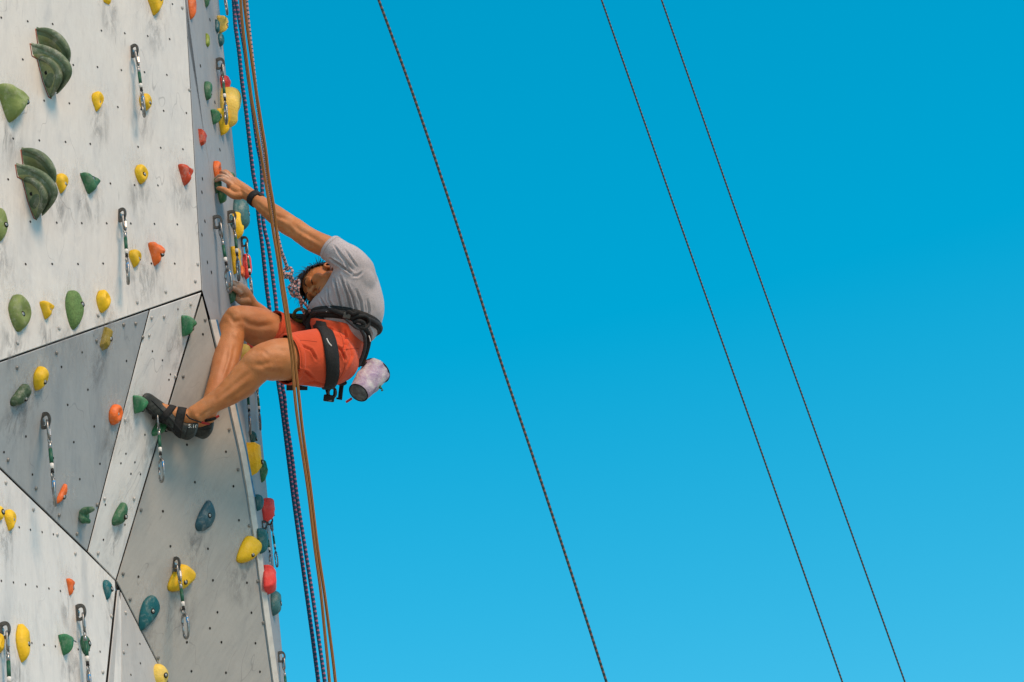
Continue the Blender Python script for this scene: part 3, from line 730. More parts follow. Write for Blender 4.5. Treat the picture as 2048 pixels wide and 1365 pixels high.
# ------------------------------------------------------------------ quickdraws
def stadium(L, W, n=8):
    r = W/2; s = L/2-r; out = []
    for k in range(n+1): a = math.pi*k/n; out.append((r*math.cos(a), s+r*math.sin(a)))
    for k in range(n+1): a = math.pi+math.pi*k/n; out.append((r*math.cos(a), -s+r*math.sin(a)))
    return out
def make_draw():
    """origin at the wall bolt, -Y out of the wall, Z up"""
    root = empty('quickdraw', (0, 0, 0)); parts = []
    def part(name, mb, mat, smooth=True, parent=None):
        o = mkobj(name, mb.v, mb.f, mat, None, smooth); o.parent = parent or root; return o
    # bent steel hanger: D plate square to the wall
    outer = [(0, .026), (-.014, .028), (-.030, .022), (-.038, .006), (-.038, -.012), (-.030, -.028), (-.014, -.034), (0, -.030)]
    outer = [tuple(q) for q in catmull(outer, 3)]
    inner = [(-.008, .010), (-.014, .014), (-.024, .012), (-.029, .003), (-.029, -.011), (-.024, -.020), (-.014, -.024), (-.008, -.020)]
    inner = [tuple(q) for q in catmull(inner, 3)]
    m = MB(); n = len(outer); t = .0028
    V = [(x, y, z) for x in (-t, t) for (y, z) in outer]+[(x, y, z) for x in (-t, t) for (y, z) in inner]
    F = []
    for i in range(n):
        j = (i+1) % n
        F += [(i, j, 2*n+j, 2*n+i), (n+i, 3*n+i, 3*n+j, n+j), (i, n+i, n+j, j), (2*n+i, 2*n+j, 3*n+j, 3*n+i)]
    m.add(V, F); m.add(*box(Vector((.009, -.0015, .004)), (Vector((.009, 0, 0)), Vector((0, .0015, 0)), Vector((0, 0, .011)))))
    hg = part('hanger', m, DSTEEL, False)
    m = MB(); m.add(*tube([(.010, 0, .004), (.010, -.007, .004)], .0055, 6)); bo = mkobj('bolt', m.v, m.f, BOLT, None, False); bo.parent = hg
    # oval quick link
    zc = -.044; yo = -.026
    m = MB(); m.add(*tube([(x*.9, yo+x*.45, zc+z) for x, z in stadium(.064, .031)], .0043, 8, True))
    ql = part('quick_link', m, STEEL)
    m = MB(); m.add(*tube([(.0135, yo+.007, zc-.013), (.0135, yo+.007, zc+.011)], .0066, 6)); nu = mkobj('nut', m.v, m.f, ALU, None, False); nu.parent = ql
    # steel cable with eyes
    m = MB(); ze = zc-.027
    m.add(*tube([(math.sin(a)*.0085, yo, ze-.012+math.cos(a)*.013) for a in [2*math.pi*k/14 for k in range(14)]], .0022, 6, True))
    m.add(*tube([(0, yo, ze-.024), (0, yo, ze-.135)], .003, 8))
    zl = ze-.146
    m.add(*tube([(math.sin(a)*.0085, yo, zl+math.cos(a)*.013) for a in [2*math.pi*k/14 for k in range(14)]], .0024, 6, True))
    part('cable', m, STEEL)
    m = MB(); m.add(*tube([(0, yo, ze-.022), (0, yo, ze-.026), (0, yo, ze-.044)], [.0042, .0062, .0062], 10)); part('crimp', m, ALU)
    m = MB(); m.add(*tube([(0, yo, ze-.043), (0, yo, ze-.098)], .0066, 10)); part('sleeve', m, SLEEVE)
    m = MB(); m.add(*tube([(0, yo, ze-.098), (0, yo, ze-.117)], .0070, 10)); part('label_band', m, WHITEP)
    m = MB(); m.add(*tube([(0, yo, ze-.1171), (0, yo, ze-.1315)], [.005, .0062], 10)); part('rubber_stop', m, BLACK)
    # carabiner
    zt = zl-.004
    body = [(.004, 0), (-.010, -.004), (-.018, -.018), (-.021, -.05), (-.016, -.084), (-.002, -.100), (.013, -.094), (.019, -.078)]
    c = catmull([(x, z) for x, z in body], 4)
    m = MB(); m.add(*tube([(x, yo+.001, zt+z) for x, z in c], .0048, 8)); cb = part('carabiner', m, STEEL)
    c = catmull([(.004, 0), (.014, -.008), (.0185, -.022), (.019, -.03)], 3)
    m = MB(); m.add(*tube([(x, yo+.001, zt+z) for x, z in c], .0048, 8)); m.add(*tube([(.019, yo+.001, zt-.028), (.0195, yo+.001, zt-.08)], .0040, 8))
    gt_ = mkobj('gate', m.v, m.f, ALU, None); gt_.parent = cb
    m = MB(); m.add(*tube([(-.0186, yo+.001, zt-.022), (-.0205, yo+.001, zt-.044)], .0054, 8)); bb = mkobj('blue_band', m.v, m.f, BLUEP, None); bb.parent = cb
    return root
def copy_tree(o, parent=None):
    c = o.copy(); col.objects.link(c); c.parent = parent
    for ch in o.children: copy_tree(ch, c)
    return c
DRAWS = [
 (PA, 262, 104, 10, 1.0, 'steel and green sling hanging beside round yellow knob on white panel'),
 (PA, 237, 432, 9, 1.0, 'steel and green sling hanging left of yellow teardrop hold on white panel'),
 (PE, 82, 843, 6, 1.08, 'steel and green sling hanging on the blue-grey panel'),
 (PC, 304, 826, 28, .95, 'steel and green sling hanging below the front climbing shoe'),
 (PD, 346, 1130, 32, .98, 'steel and green sling hanging over the large yellow horn hold'),
 (PF, 152, 1226, 9, 1.05, 'steel and green sling between the two green holds at the bottom'),
 (PF, 0, 1262, 9, 1.05, 'steel and green sling at bottom left corner of the photo'),
 (PB, 432, 128, 14, 1.0, 'steel and green sling dangling in front of the big pale jug'),
 (PB, 426, 445, 30, 1.05, 'steel and green sling reaching down to the lower hand'),
 (PB, 455, 434, 14, 1.0, 'steel and green sling left of the yellow pocket hold'),
 (PB, 482, 484, 10, .85, 'steel and green sling in front of coral hold above lower hand'),
 (PB, 430, -68, 10, .85, 'steel sling in front of pale yellow wing hold at the top'),
 (low_plane(800), 482, 752, 10, .85, 'steel and green sling behind the straight shin, nearer the metal strip'),
 (low_plane(800), 505, 765, 10, .72, 'steel and green sling behind the straight shin at the wall outline'),
 (low_plane(1060), 524, 1050, 20, .62, 'steel and green sling below upper coral jug, nearer the wall'),
 (low_plane(1060), 534, 1042, 20, .66, 'steel and green sling below upper coral jug, against the sky'),
 (low_plane(1320), 556, 1314, 20, .8, 'steel and green sling at the outline near the bottom edge'),
]
proto = make_draw()
for i, (pl, x, y, yaw, sc, lab) in enumerate(DRAWS):
    o = proto if i == 0 else copy_tree(proto)
    o.location = pl.hit(x, y); a = math.atan2(pl.n.x, -pl.n.y)
    o.rotation_euler = (random.uniform(-.03, .03), random.uniform(-.04, .04), a); o.scale = (sc, sc, sc)
    tag(o, lab, 'quickdraw', 'quickdraws hanging on the wall')
    for ch in o.children:
        if ch.name.startswith('carabiner'):
            vd = o.location-CAMLOC; yl = math.atan2(vd.y, vd.x)+math.radians(yaw)-a
            yaw_m = Matrix.Translation((0, -.026, 0)) @ Matrix.Rotation(yl, 4, 'Z') @ Matrix.Translation((0, .026, 0))
            ch.matrix_local = yaw_m
#PERSON
# ------------------------------------------------------------------ climber
def skin_mat():
    t = NT('skin'); v = t.coord()
    cc = t.ramp(t.noise(v, 9, 5), [(.28, (.42, .145, .042, 1)), (.5, (.53, .20, .064, 1)), (.72, (.62, .265, .105, 1))])
    cc = t.mix(t.math('MULTIPLY', t.ramp(t.noise(v, 55, 4), [(.5, 0), (.75, 1)]), .25), cc, (.36, .13, .06, 1))
    cc = t.mix(t.math('MULTIPLY', t.ramp(t.noise(v, 16, 5, .6), [(.5, 0), (.72, 1)]), .42), cc, (.60, .30, .16, 1))
    cc = t.mix(t.math('MULTIPLY', t.ramp(t.noise(v, 4.5, 3), [(.48, 0), (.66, 1)]), .35), cc, (.40, .12, .05, 1))
    at = t.n('ShaderNodeAttribute'); at.attribute_name = 'chalk'
    ch = t.math('MULTIPLY', at.outputs['Fac'], t.ramp(t.noise(v, 45, 5, .7), [(.36, .15), (.66, .85)]))
    cc = t.mix(ch, cc, (.56, .44, .36, 1))
    t.bump(t.math('ADD', t.noise(v, 170, 5, .65), t.math('MULTIPLY', t.noise(v, 38, 3), .7)), .4, .003)
    t.b.inputs['Subsurface Weight'].default_value = .08; t.b.inputs['Subsurface Radius'].default_value = (.012, .005, .003)
    return t.out(cc, .52, 0, .36)
SKIN = skin_mat()
def cloth_mat(name, c, var=.15, heather=.0, bump=.4, scale=320):
    t = NT(name); v = t.coord()
    d = tuple(x*(1-var) for x in c[:3])+(1,); h = tuple(min(.95, x*(1+var)) for x in c[:3])+(1,)
    cc = t.ramp(t.noise(v, 6, 5), [(.3, d), (.7, h)])
    if heather:
        cc = t.mix(t.math('MULTIPLY', t.ramp(t.noise(v, 260, 2), [(.45, 0), (.62, 1)]), heather), cc, tuple(x*.55 for x in c[:3])+(1,))
    b1 = t.noise(v, scale, 3); b2 = t.noise(v, 26, 4, .5, .6)
    t.bump(t.math('ADD', t.math('MULTIPLY', b1, .25), b2), bump, .006)
    t.b.inputs['Sheen Weight'].default_value = .1
    return t.out(cc, .88, 0, .15)
SHIRT = cloth_mat('grey_heather_cotton', (.50, .452, .465, 1), .1, .45)
SHORTS = cloth_mat('red_orange_canvas', (.70, .095, .036, 1), .14, .12, .5)
HEM = cloth_mat('shorts_lining', (.22, .04, .02, 1), .2)
SHOE = hold_mat('dark_green_leather', (.026, .031, .028, 1), .55, .10)
RUBBER = simple('black_rubber', (.014, .014, .014, 1), .55, 0, .4, .35, 40)
HAIR = simple('dark_brown_hair', (.038, .022, .014, 1), .42, 0, .4, .4, 80)
LIP = simple('lip_skin', (.26, .085, .055, 1), .5)
PURPLE = None

person = empty('person', P(672, 705, 9.86))
tag(person, 'climber in grey t-shirt and orange shorts hanging on the wall', 'person')

def dpath(pts, n=5):
    """(px, py, depth, radius) controls -> smooth world path + radii"""
    c = catmull(pts, n); return [P(q[0], q[1], q[2]) for q in c], [q[3] for q in c]
def limb(mb, pts, sides=36, n=6):
    p, r = dpath(pts, n)
    d0 = (p[0]-p[1]).normalized(); d1 = (p[-1]-p[-2]).normalized()
    P2 = [p[0]+d0*r[0]*.8, p[0]+d0*r[0]*.5]+p+[p[-1]+d1*r[-1]*.5, p[-1]+d1*r[-1]*.8]
    R2 = [r[0]*.45, r[0]*.82]+r+[r[-1]*.82, r[-1]*.45]
    V, F, _ = tube(P2, R2, sides); mb.add(V, F)
def blob(mb, x, y, d, rx, ry, rz, ang=0.0):
    a = math.radians(ang)
    mb.add(*ellipsoid(P(x, y, d), (camdir(math.cos(a), math.sin(a), 0)*rx, camdir(-math.sin(a), math.cos(a), 0)*ry, camdir(0, 0, 1)*rz)))
def section_loft(mb, secs, n=4, sides=28, power=2.0):
    """secs: (edge1 x, y, edge2 x, y, depth, half depth)"""
    c = catmull(secs, n); V = []; F = []
    for q in c:
        a = P(q[0], q[1], q[4]); b = P(q[2], q[3], q[4]); m = (a+b)/2; h = (b-a)/2; z = camdir(0, 0, 1)*q[5]
        for k in range(sides):
            t = 2*math.pi*k/sides; ct, st = math.cos(t), math.sin(t)
            e = 2/power
            V.append(m+h*(math.copysign(abs(ct)**e, ct))+z*(math.copysign(abs(st)**e, st)))
    m = len(c)
    for i in range(m-1):
        for k in range(sides):
            F.append((i*sides+k, i*sides+(k+1) % sides, (i+1)*sides+(k+1) % sides, (i+1)*sides+k))
    F.append(tuple(range(sides-1, -1, -1))); F.append(tuple((m-1)*sides+k for k in range(sides)))
    mb.add(V, F)

# ---- body: legs, arms, torso, neck, head and hands in one surface
body = MB()
# near (left) leg
limb(body, [(655, 719, 9.68, .075), (625, 719, 9.61, .080), (575, 719, 9.505, .0845), (547, 721, 9.455, .081), (521, 728, 9.41, .070), (503, 745, 9.40, .063),
            (484, 765, 9.39, .061), (458, 786, 9.365, .050), (430, 804, 9.34, .0405), (404, 821, 9.32, .036), (389, 831, 9.31, .037)])
blob(body, 516, 714, 9.395, .036, .034, .040, -30)           # knee cap
blob(body, 490, 774, 9.42, .070, .042, .05, 38)              # calf
blob(body, 545, 742, 9.49, .06, .032, .055, 5)                # hamstring
blob(body, 540, 708, 9.45, .05, .038, .045, -15)
limb(body, [(386, 836, 9.31, .032), (362, 834, 9.305, .033), (340, 827, 9.295, .030), (314, 815, 9.268, .022), (300, 806, 9.25, .012)])
limb(body, [(389, 838, 9.312, .026), (383, 852, 9.32, .018)])
blob(body, 392, 833, 9.293, .018, .020, .022)                # ankle bone
# far (right) leg
limb(body, [(645, 718, 9.95, .07), (610, 701, 9.915, .068), (560, 676, 9.855, .077), (520, 656, 9.80, .079), (492, 645, 9.76, .068), (474, 644, 9.74, .061), (464, 662, 9.72, .056),
            (458, 690, 9.68, .056), (452, 720, 9.63, .055), (441, 755, 9.56, .045), (428, 790, 9.50, .038), (417, 822, 9.455, .035), (412, 838, 9.445, .033)])
blob(body, 470, 632, 9.73, .042, .040, .045, 40)
blob(body, 462, 702, 9.67, .040, .085, .045, -10)
limb(body, [(412, 840, 9.445, .03), (385, 848, 9.42, .028), (350, 848, 9.39, .025), (332, 850, 9.37, .015)])
limb(body, [(412, 842, 9.445, .028), (408, 858, 9.45, .020)])
# left arm (upper, with watch)
limb(body, [(712, 545, 9.78, .045), (690, 523, 9.75, .045), (660, 498, 9.77, .046), (630, 484, 9.80, .045), (606, 469, 9.83, .0425), (592, 459, 9.85, .0425),
            (575, 449, 9.87, .0435), (555, 434, 9.90, .041), (533, 417, 9.94, .035), (514, 401, 9.975, .029), (500, 391, 10.0, .0285)])
blob(body, 580, 456, 9.855, .062, .032, .038, -36)
blob(body, 598, 456, 9.847, .026, .020, .026, -30)
blob(body, 626, 488, 9.79, .06, .034, .035, -33)
blob(body, 634, 481, 9.81, .06, .032, .035, -30)
# right arm (mostly hidden)
limb(body, [(690, 560, 10.04, .058), (650, 612, 10.10, .048), (600, 680, 10.16, .042), (555, 655, 10.12, .042), (525, 632, 10.08, .037), (506, 614, 10.05, .030), (499, 604, 10.04, .029)])
# torso, neck
section_loft(body, [(645, 655, 700, 680, 9.86, .11), (636, 628, 740, 648, 9.87, .13), (645, 600, 748, 600, 9.87, .14), (662, 575, 736, 555, 9.87, .14), (674, 555, 716, 530, 9.87, .11), (680, 545, 704, 525, 9.88, .07)])
limb(body, [(694, 548, 9.90, .062), (678, 560, 9.92, .056), (664, 566, 9.92, .054)])
# head
HL = camdir(-.1, .93, .25).normalized(); HN = camdir(-.70, -.25, .66); HN = (HN-HL*HN.dot(HL)).normalized(); HU = HN.cross(HL).normalized()
H0 = P(657, 570, 9.91)
hp = lambda x, y, z: H0+HL*x+HN*y+HU*z
def hblob(mb, x, y, z, rx, ry, rz): mb.add(*ellipsoid(hp(x, y, z), (HL*rx, HN*ry, HU*rz), 20, 14))
hblob(body, 0, -.012, .045, .075, .094, .082); hblob(body, 0, .010, .015, .067, .066, .088); hblob(body, 0, .035, -.045, .057, .058, .056)
hblob(body, 0, .070, -.082, .026, .024, .024); hblob(body, 0, .0, -.035, .062, .06, .06)
for s in (-1, 1):
    hblob(body, s*.041, .062, -.018, .026, .026, .028)        # cheek
    hblob(body, s*.028, .078, .034, .027, .016, .010)        # brow ridge
    hblob(body, s*.014, .098, -.022, .010, .012, .009)       # nostril wing
    hblob(body, s*.031, .068, .011, .014, .011, .0095)        # eyeball / lid
    hblob(body, s*.052, .03, -.055, .018, .03, .03)
p_, r_ = [hp(0, .088, .026), hp(0, .100, .004), hp(0, .112, -.016), hp(0, .108, -.026)], [.0075, .009, .0125, .009]
body.add(*tube(p_, r_, 12)[:2])
body.add(*tube([hp(-.022, .080, -.051), hp(-.010, .091, -.048), hp(0, .092, -.0495), hp(.010, .091, -.048), hp(.022, .080, -.051)], [.003, .006, .006, .006, .003], 8)[:2])
body.add(*tube([hp(-.020, .080, -.055), hp(-.009, .090, -.060), hp(.009, .090, -.060), hp(.020, .080, -.055)], [.003, .007, .007, .003], 8)[:2])
for s in (-1, 1):                                            # ears
    ec = lambda y, z, o: hp(s*(.070+o), y, z)
    ring = [ec(-.012+.017*math.sin(a)-.004*math.cos(a), -.006+.030*math.cos(a), .012-.004*math.sin(a)) for a in [math.pi*(-.35+1.75*k/14) for k in range(15)]]
    body.add(*tube(ring, [.0045]*15, 8)[:2])
    body.add(*ellipsoid(hp(s*.074, -.010, -.008), (HL*.005, HN*.013, HU*.026)))
    body.add(*ellipsoid(hp(s*.077, .002, -.031), (HL*.006, HN*.007, HU*.010)))
# left hand: palm, four fingers over the hold, thumb under it
def palm(mb, pts, flat, r=.5):
    p, rr = dpath(pts, 4); V, F, _ = tube(p, rr, 16, flat=(flat, r)); mb.add(V, F)
limb(body, [(500, 391, 10.0, .028), (488, 383, 10.015, .030), (476, 376, 10.03, .031), (466, 369, 10.045, .030)], n=4)
blob(body, 474, 382, 10.01, .036, .022, .03, -35)
blob(body, 470, 365, 10.075, .028, .020, .03, -40)
FING = [[(467, 373, 10.01, .0115), (452, 362, 10.015, .0105), (441, 358, 10.03, .0090), (432, 362, 10.045, .0078)],
        [(464, 365, 10.04, .0115), (449, 354, 10.045, .0105), (439, 352, 10.06, .0090), (432, 358, 10.07, .0078)],
        [(462, 359, 10.07, .0110), (449, 346, 10.075, .0100), (441, 346, 10.085, .0085), (436, 354, 10.095, .0075)],
        [(464, 355, 10.095, .0098), (453, 344, 10.10, .0088), (446, 345, 10.105, .0078), (441, 353, 10.11, .0068)]]
for f in FING: limb(body, f, 10, 4)
limb(body, [(480, 391, 9.995, .019), (466, 391, 9.99, .016), (452, 382, 9.995, .0125), (443, 378, 10.01, .0105), (436, 377, 10.03, .0085)], 12, 4)
# right hand
limb(body, [(499, 604, 10.04, .029), (491, 592, 10.03, .030), (482, 582, 10.02, .030), (476, 577, 10.02, .028)], n=4)
FING2 = [[(480, 587, 9.99, .0115), (469, 578, 9.975, .0105), (462, 578, 9.975, .0090), (458, 583, 9.985, .0078)],
         [(478, 578, 10.015, .0115), (470, 569, 10.01, .0105), (462, 569, 10.01, .0090), (458, 575, 10.01, .0078)],
         [(478, 573, 10.045, .0110), (470, 566, 10.04, .0100), (462, 566, 10.04, .0085), (458, 572, 10.04, .0075)],
         [(480, 572, 10.07, .0098), (473, 567, 10.07, .0088), (466, 568, 10.07, .0078), (461, 574, 10.07, .0068)]]
for f in FING2: limb(body, f, 10, 4)
limb(body, [(494, 604, 10.01, .019), (484, 604, 10.0, .016), (474, 598, 10.0, .0125), (468, 594, 10.0, .0105)], 12, 4)
bo = remeshed(body, 'body', SKIN, person, .0036, 3, .45)
def folds(o, lines, base_noise=.0, nscale=18):
    """press soft creases into a cloth: lines of (px, py) on the near side, with width (px) and depth (m)"""
    me = o.data; n = len(me.vertices)
    prj = [proj(v.co) for v in me.vertices]; nors = [v.normal.copy() for v in me.vertices]
    for i, v in enumerate(me.vertices):
        x, y, d = prj[i]; disp = 0.0
        view = (CAMLOC-v.co).normalized(); f = max(0, min(1, (nors[i].dot(view)+.15)*2))
        if f > 0:
            for pts, w, dep in lines:
                best = 1e9; tt = 0
                for k in range(len(pts)-1):
                    ax, ay = pts[k]; bx, by = pts[k+1]; dx, dy = bx-ax, by-ay
                    t = max(0, min(1, ((x-ax)*dx+(y-ay)*dy)/(dx*dx+dy*dy)))
                    q = math.hypot(x-ax-dx*t, y-ay-dy*t)
                    if q < best: best = q; tt = (k+t)/(len(pts)-1)
                if best < w*3:
                    taper = min(1, 4*min(tt, 1-tt)+.25)
                    disp -= dep*taper*(math.exp(-(best/w)**2)-.45*math.exp(-((best-1.6*w)/w)**2))*f
        if base_noise:
            disp += base_noise*noise.noise(v.co*nscale)
        v.co += nors[i]*disp
    me.update()
folds(bo, [
 ([(530, 741), (548, 746), (568, 745)], 5.7, 0.0040), ([(506, 706), (514, 700), (526, 702), (537, 712)], 4.2, 0.0025), ([(510, 729), (525, 731), (541, 724)], 5.7, 0.0034),
 ([(501, 744), (470, 769), (434, 799)], 4.9, 0.0034), ([(502, 768), (478, 786), (452, 803)], 5.3, 0.0028), ([(536, 699), (556, 700), (578, 704)], 5.7, 0.0022),
 ([(401, 836), (410, 827), (424, 818)], 3.8, 0.0028), ([(378, 818), (392, 812), (410, 804)], 4.2, 0.0018),
 ([(484, 637), (496, 648), (516, 653), (548, 650)], 6.1, 0.0046), ([(458, 632), (468, 644), (482, 641)], 4.6, 0.0031), ([(457, 698), (451, 724), (440, 758)], 4.6, 0.0030),
 ([(470, 690), (464, 722), (452, 756)], 4.6, 0.0031), ([(496, 676), (512, 680), (532, 680)], 5.7, 0.0031),
 ([(586, 450), (600, 462), (616, 470), (644, 487)], 4.6, 0.0034), ([(556, 444), (574, 456), (592, 470)], 4.6, 0.0028), ([(536, 421), (556, 433), (576, 441)], 3.8, 0.0022),
 ([(594, 471), (610, 483), (634, 497)], 4.6, 0.0028), ([(500, 387), (486, 378), (472, 369)], 1.8, 0.0018), ([(498, 383), (484, 372), (470, 362)], 1.6, 0.0015),
 ([(512, 404), (528, 418), (544, 430)], 3.4, 0.0018)], .0012, 30)
me = bo.data
chalk = me.attributes.new('chalk', 'FLOAT', 'POINT'); vals = np.zeros(len(me.vertices), dtype=np.float32)
hc = [(P(447, 358, 10.05), .075), (P(466, 578, 10.01), .075)]
for i, v in enumerate(me.vertices):
    for c, r in hc:
        d = (v.co-c).length
        if d < r: vals[i] = max(vals[i], min(1, (r-d)/(r*.55)))
chalk.data.foreach_set('value', vals)
bvh_body = bvh_of(bo)
# face details
def facebit(name, pts, rad, mat, sides=6):
    m = MB(); m.add(*tube(pts, rad, sides)); return mkobj(name, m.v, m.f, mat, person)
def onface(x, z, off=.0015):
    o = hp(x, .25, z); r = bvh_body.ray_cast(o, -HN)
    return (r[0]+HN*off) if r[0] is not None else hp(x, .09, z)
for s in (-1, 1):
    facebit('eyebrow', [onface(s*x, z) for x, z in ((.012, .030), (.022, .036), (.034, .037), (.047, .030))], [.0018, .0036, .0032, .0012], HAIR)
    facebit('eyelid', [onface(s*x, z, .0005) for x, z in ((.018, .010), (.026, .008), (.036, .008), (.044, .011))], [.001, .0026, .0026, .001], HAIR)
facebit('mouth', [onface(x, z, .0) for x, z in ((-.021, -.054), (-.010, -.0525), (0, -.054), (.010, -.0525), (.021, -.054))], [.001, .0028, .0028, .0028, .001], LIP)
for s in (-1, 1): facebit('nostril', [onface(s*.008, -.030, -.001), onface(s*.012, -.031, -.001)], [.003, .003], LIP)

# ---- hair: cap and clumps
hm = MB(); rh = random.Random(3)
def skull(a, b, k=1.0):
    """a: azimuth (0 = face, pi = back), b: elevation"""
    d = Vector((math.sin(a)*math.cos(b), math.cos(a)*math.cos(b), math.sin(b)))
    return hp(d.x*.077*k, -.010+d.y*.098*k, .043+d.z*.088*k)
def has_hair(a, b):
    a = abs((a+math.pi) % (2*math.pi)-math.pi)
    lim = .52+.06*math.sin(a*9) if a < .8 else (.52-(a-.8)*.75 if a < 1.5 else max(-.75, -.01-(a-1.5)*.9))
    return b > lim
capm = MB(); GA, GB = 64, 34
idx = {}
for i in range(GA):
    for j in range(GB):
        a = 2*math.pi*i/GA; b = -1.0+(2.55)*j/(GB-1)
        idx[i, j] = len(capm.v); capm.v.append(skull(a, min(b, math.pi/2), 1.075+.035*noise.noise(Vector((a*7, b*7, 0)))))
for i in range(GA):
    for j in range(GB-1):
        a = 2*math.pi*(i+.5)/GA; b = -1.0+2.55*(j+.5)/(GB-1)
        if has_hair(a, b): capm.f.append((idx[i, j], idx[(i+1) % GA, j], idx[(i+1) % GA, j+1], idx[i, j+1]))
hair = mkobj('hair', capm.v, capm.f, HAIR, person)
down = Vector((0, 0, -1))
for k in range(900):
    a = rh.uniform(-math.pi, math.pi); b = rh.uniform(-.6, 1.5)
    if not has_hair(a, b-.05): continue
    root = skull(a, b, 1.05); nor = (root-hp(0, -.01, .043)).normalized()
    crown = hp(0, -.055, .12)
    flow = (root-crown); flow = (flow-nor*flow.dot(nor))
    flow = flow.normalized() if flow.length > 1e-4 else HN
    top = b > .35
    L = rh.uniform(.05, .10) if top else rh.uniform(.015, .03)
    pts = [root]; d = (flow*.9+nor*rh.uniform(.03, .30)+Vector((rh.uniform(-.2, .2), rh.uniform(-.2, .2), rh.uniform(-.2, .2))))
    for s in range(5):
        d = (d.normalized()+down*.16*(1 if top else .3)); pts.append(pts[-1]+d.normalized()*L/5)
    r0 = rh.uniform(.0009, .0019)
    hm.add(*tube(pts, [r0, r0*1.1, r0, r0*.8, r0*.5, r0*.12], 5))
for k in range(46):                                          # flyaways over the forehead and crown
    a = rh.uniform(-1.2, 1.6); b = rh.uniform(.6, 1.3); root = skull(a, b); nor = (root-hp(0, -.01, .043)).normalized()
    d = nor*.8+HN*.7+Vector((rh.uniform(-.5, .5), rh.uniform(-.5, .5), rh.uniform(-.5, .5))); pts = [root]; L = rh.uniform(.05, .10)
    for s in range(6): d = d.normalized()+down*rh.uniform(.0, .3)+Vector((rh.uniform(-.15, .15), 0, rh.uniform(-.1, .1))); pts.append(pts[-1]+d.normalized()*L/6)
    r0 = rh.uniform(.0003, .0007); hm.add(*tube(pts, [r0]*6+[r0*.2], 4))
ho = hm.build('hair_strands', HAIR, None); ho.parent = hair; ho['kind'] = 'stuff'

# ---- t-shirt
sh = MB()
section_loft(sh, [(632, 650, 736, 686, 9.86, .140), (624, 643, 749, 678, 9.86, .156), (619, 628, 760, 656, 9.865, .166), (618, 612, 768, 628, 9.87, .174), (628, 597, 767, 598, 9.87, .186),
                  (645, 579, 757, 560, 9.87, .196), (659, 558, 738, 521, 9.87, .190), (666, 546, 714, 502, 9.87, .155), (672, 538, 698, 505, 9.88, .09)], power=2.15)
limb(sh, [(728, 570, 9.84, .060), (715, 545, 9.78, .072), (698, 524, 9.745, .068), (678, 508, 9.75, .058), (661, 496, 9.767, .0545), (640, 481, 9.79, .053)], 36)
limb(sh, [(722, 594, 9.80, .055), (716, 562, 9.765, .070), (702, 534, 9.75, .068)], 24)
limb(sh, [(706, 550, 9.76, .05), (684, 530, 9.76, .038), (662, 514, 9.77, .024)], 14)   # loose underside of the sleeve
limb(sh, [(700, 555, 10.0, .085), (680, 575, 10.06, .075), (664, 600, 10.09, .066)], 18)
shirt = remeshed(sh, 't_shirt', SHIRT, person, .0042, 12, .5)
def cut_open(o, c, n, R):
    """open the cloth at a hem: everything beyond the plane (c, n) near c is removed"""
    bm = bmesh.new(); bm.from_mesh(o.data); n = n.normalized()
    fs = [f for f in bm.faces if (f.calc_center_median()-c).length < R]
    es = {e for f in fs for e in f.edges}; vs = {v for f in fs for v in f.verts}
    bmesh.ops.bisect_plane(bm, geom=list(vs)+list(es)+fs, plane_co=c, plane_no=n, clear_outer=True)
    bm.to_mesh(o.data); bm.free(); o.data.update()
cut_open(shirt, P(659, 494.5, 9.768), P(640, 481, 9.79)-P(678, 508, 9.75), .17)
folds(shirt, [
 ([(668, 556), (676, 590), (684, 622)], 2.2, 0.0147), ([(680, 552), (694, 588), (702, 622)], 2.4, 0.0147), ([(692, 566), (706, 596), (713, 628)], 2.2, 0.0105),
 ([(655, 575), (657, 600), (668, 618)], 1.9, 0.0105), ([(640, 596), (650, 612), (662, 622)], 1.9, 0.0095), ([(712, 580), (722, 605), (724, 632)], 2.2, 0.0074),
 ([(668, 492), (684, 512), (706, 540)], 1.9, 0.0095), ([(672, 502), (690, 524), (700, 545)], 1.8, 0.0095), ([(690, 500), (704, 520), (714, 534)], 1.9, 0.0063),
 ([(660, 518), (680, 530), (704, 548)], 2.2, 0.0137), ([(735, 600), (738, 622), (735, 645)], 2.2, 0.0063), ([(724, 545), (716, 552), (704, 552)], 2.6, 0.0063),
 ([(736, 655), (742, 668), (738, 684)], 2.2, 0.0084), ([(645, 615), (676, 628), (700, 632)], 2.2, 0.0084)], .0022, 22)
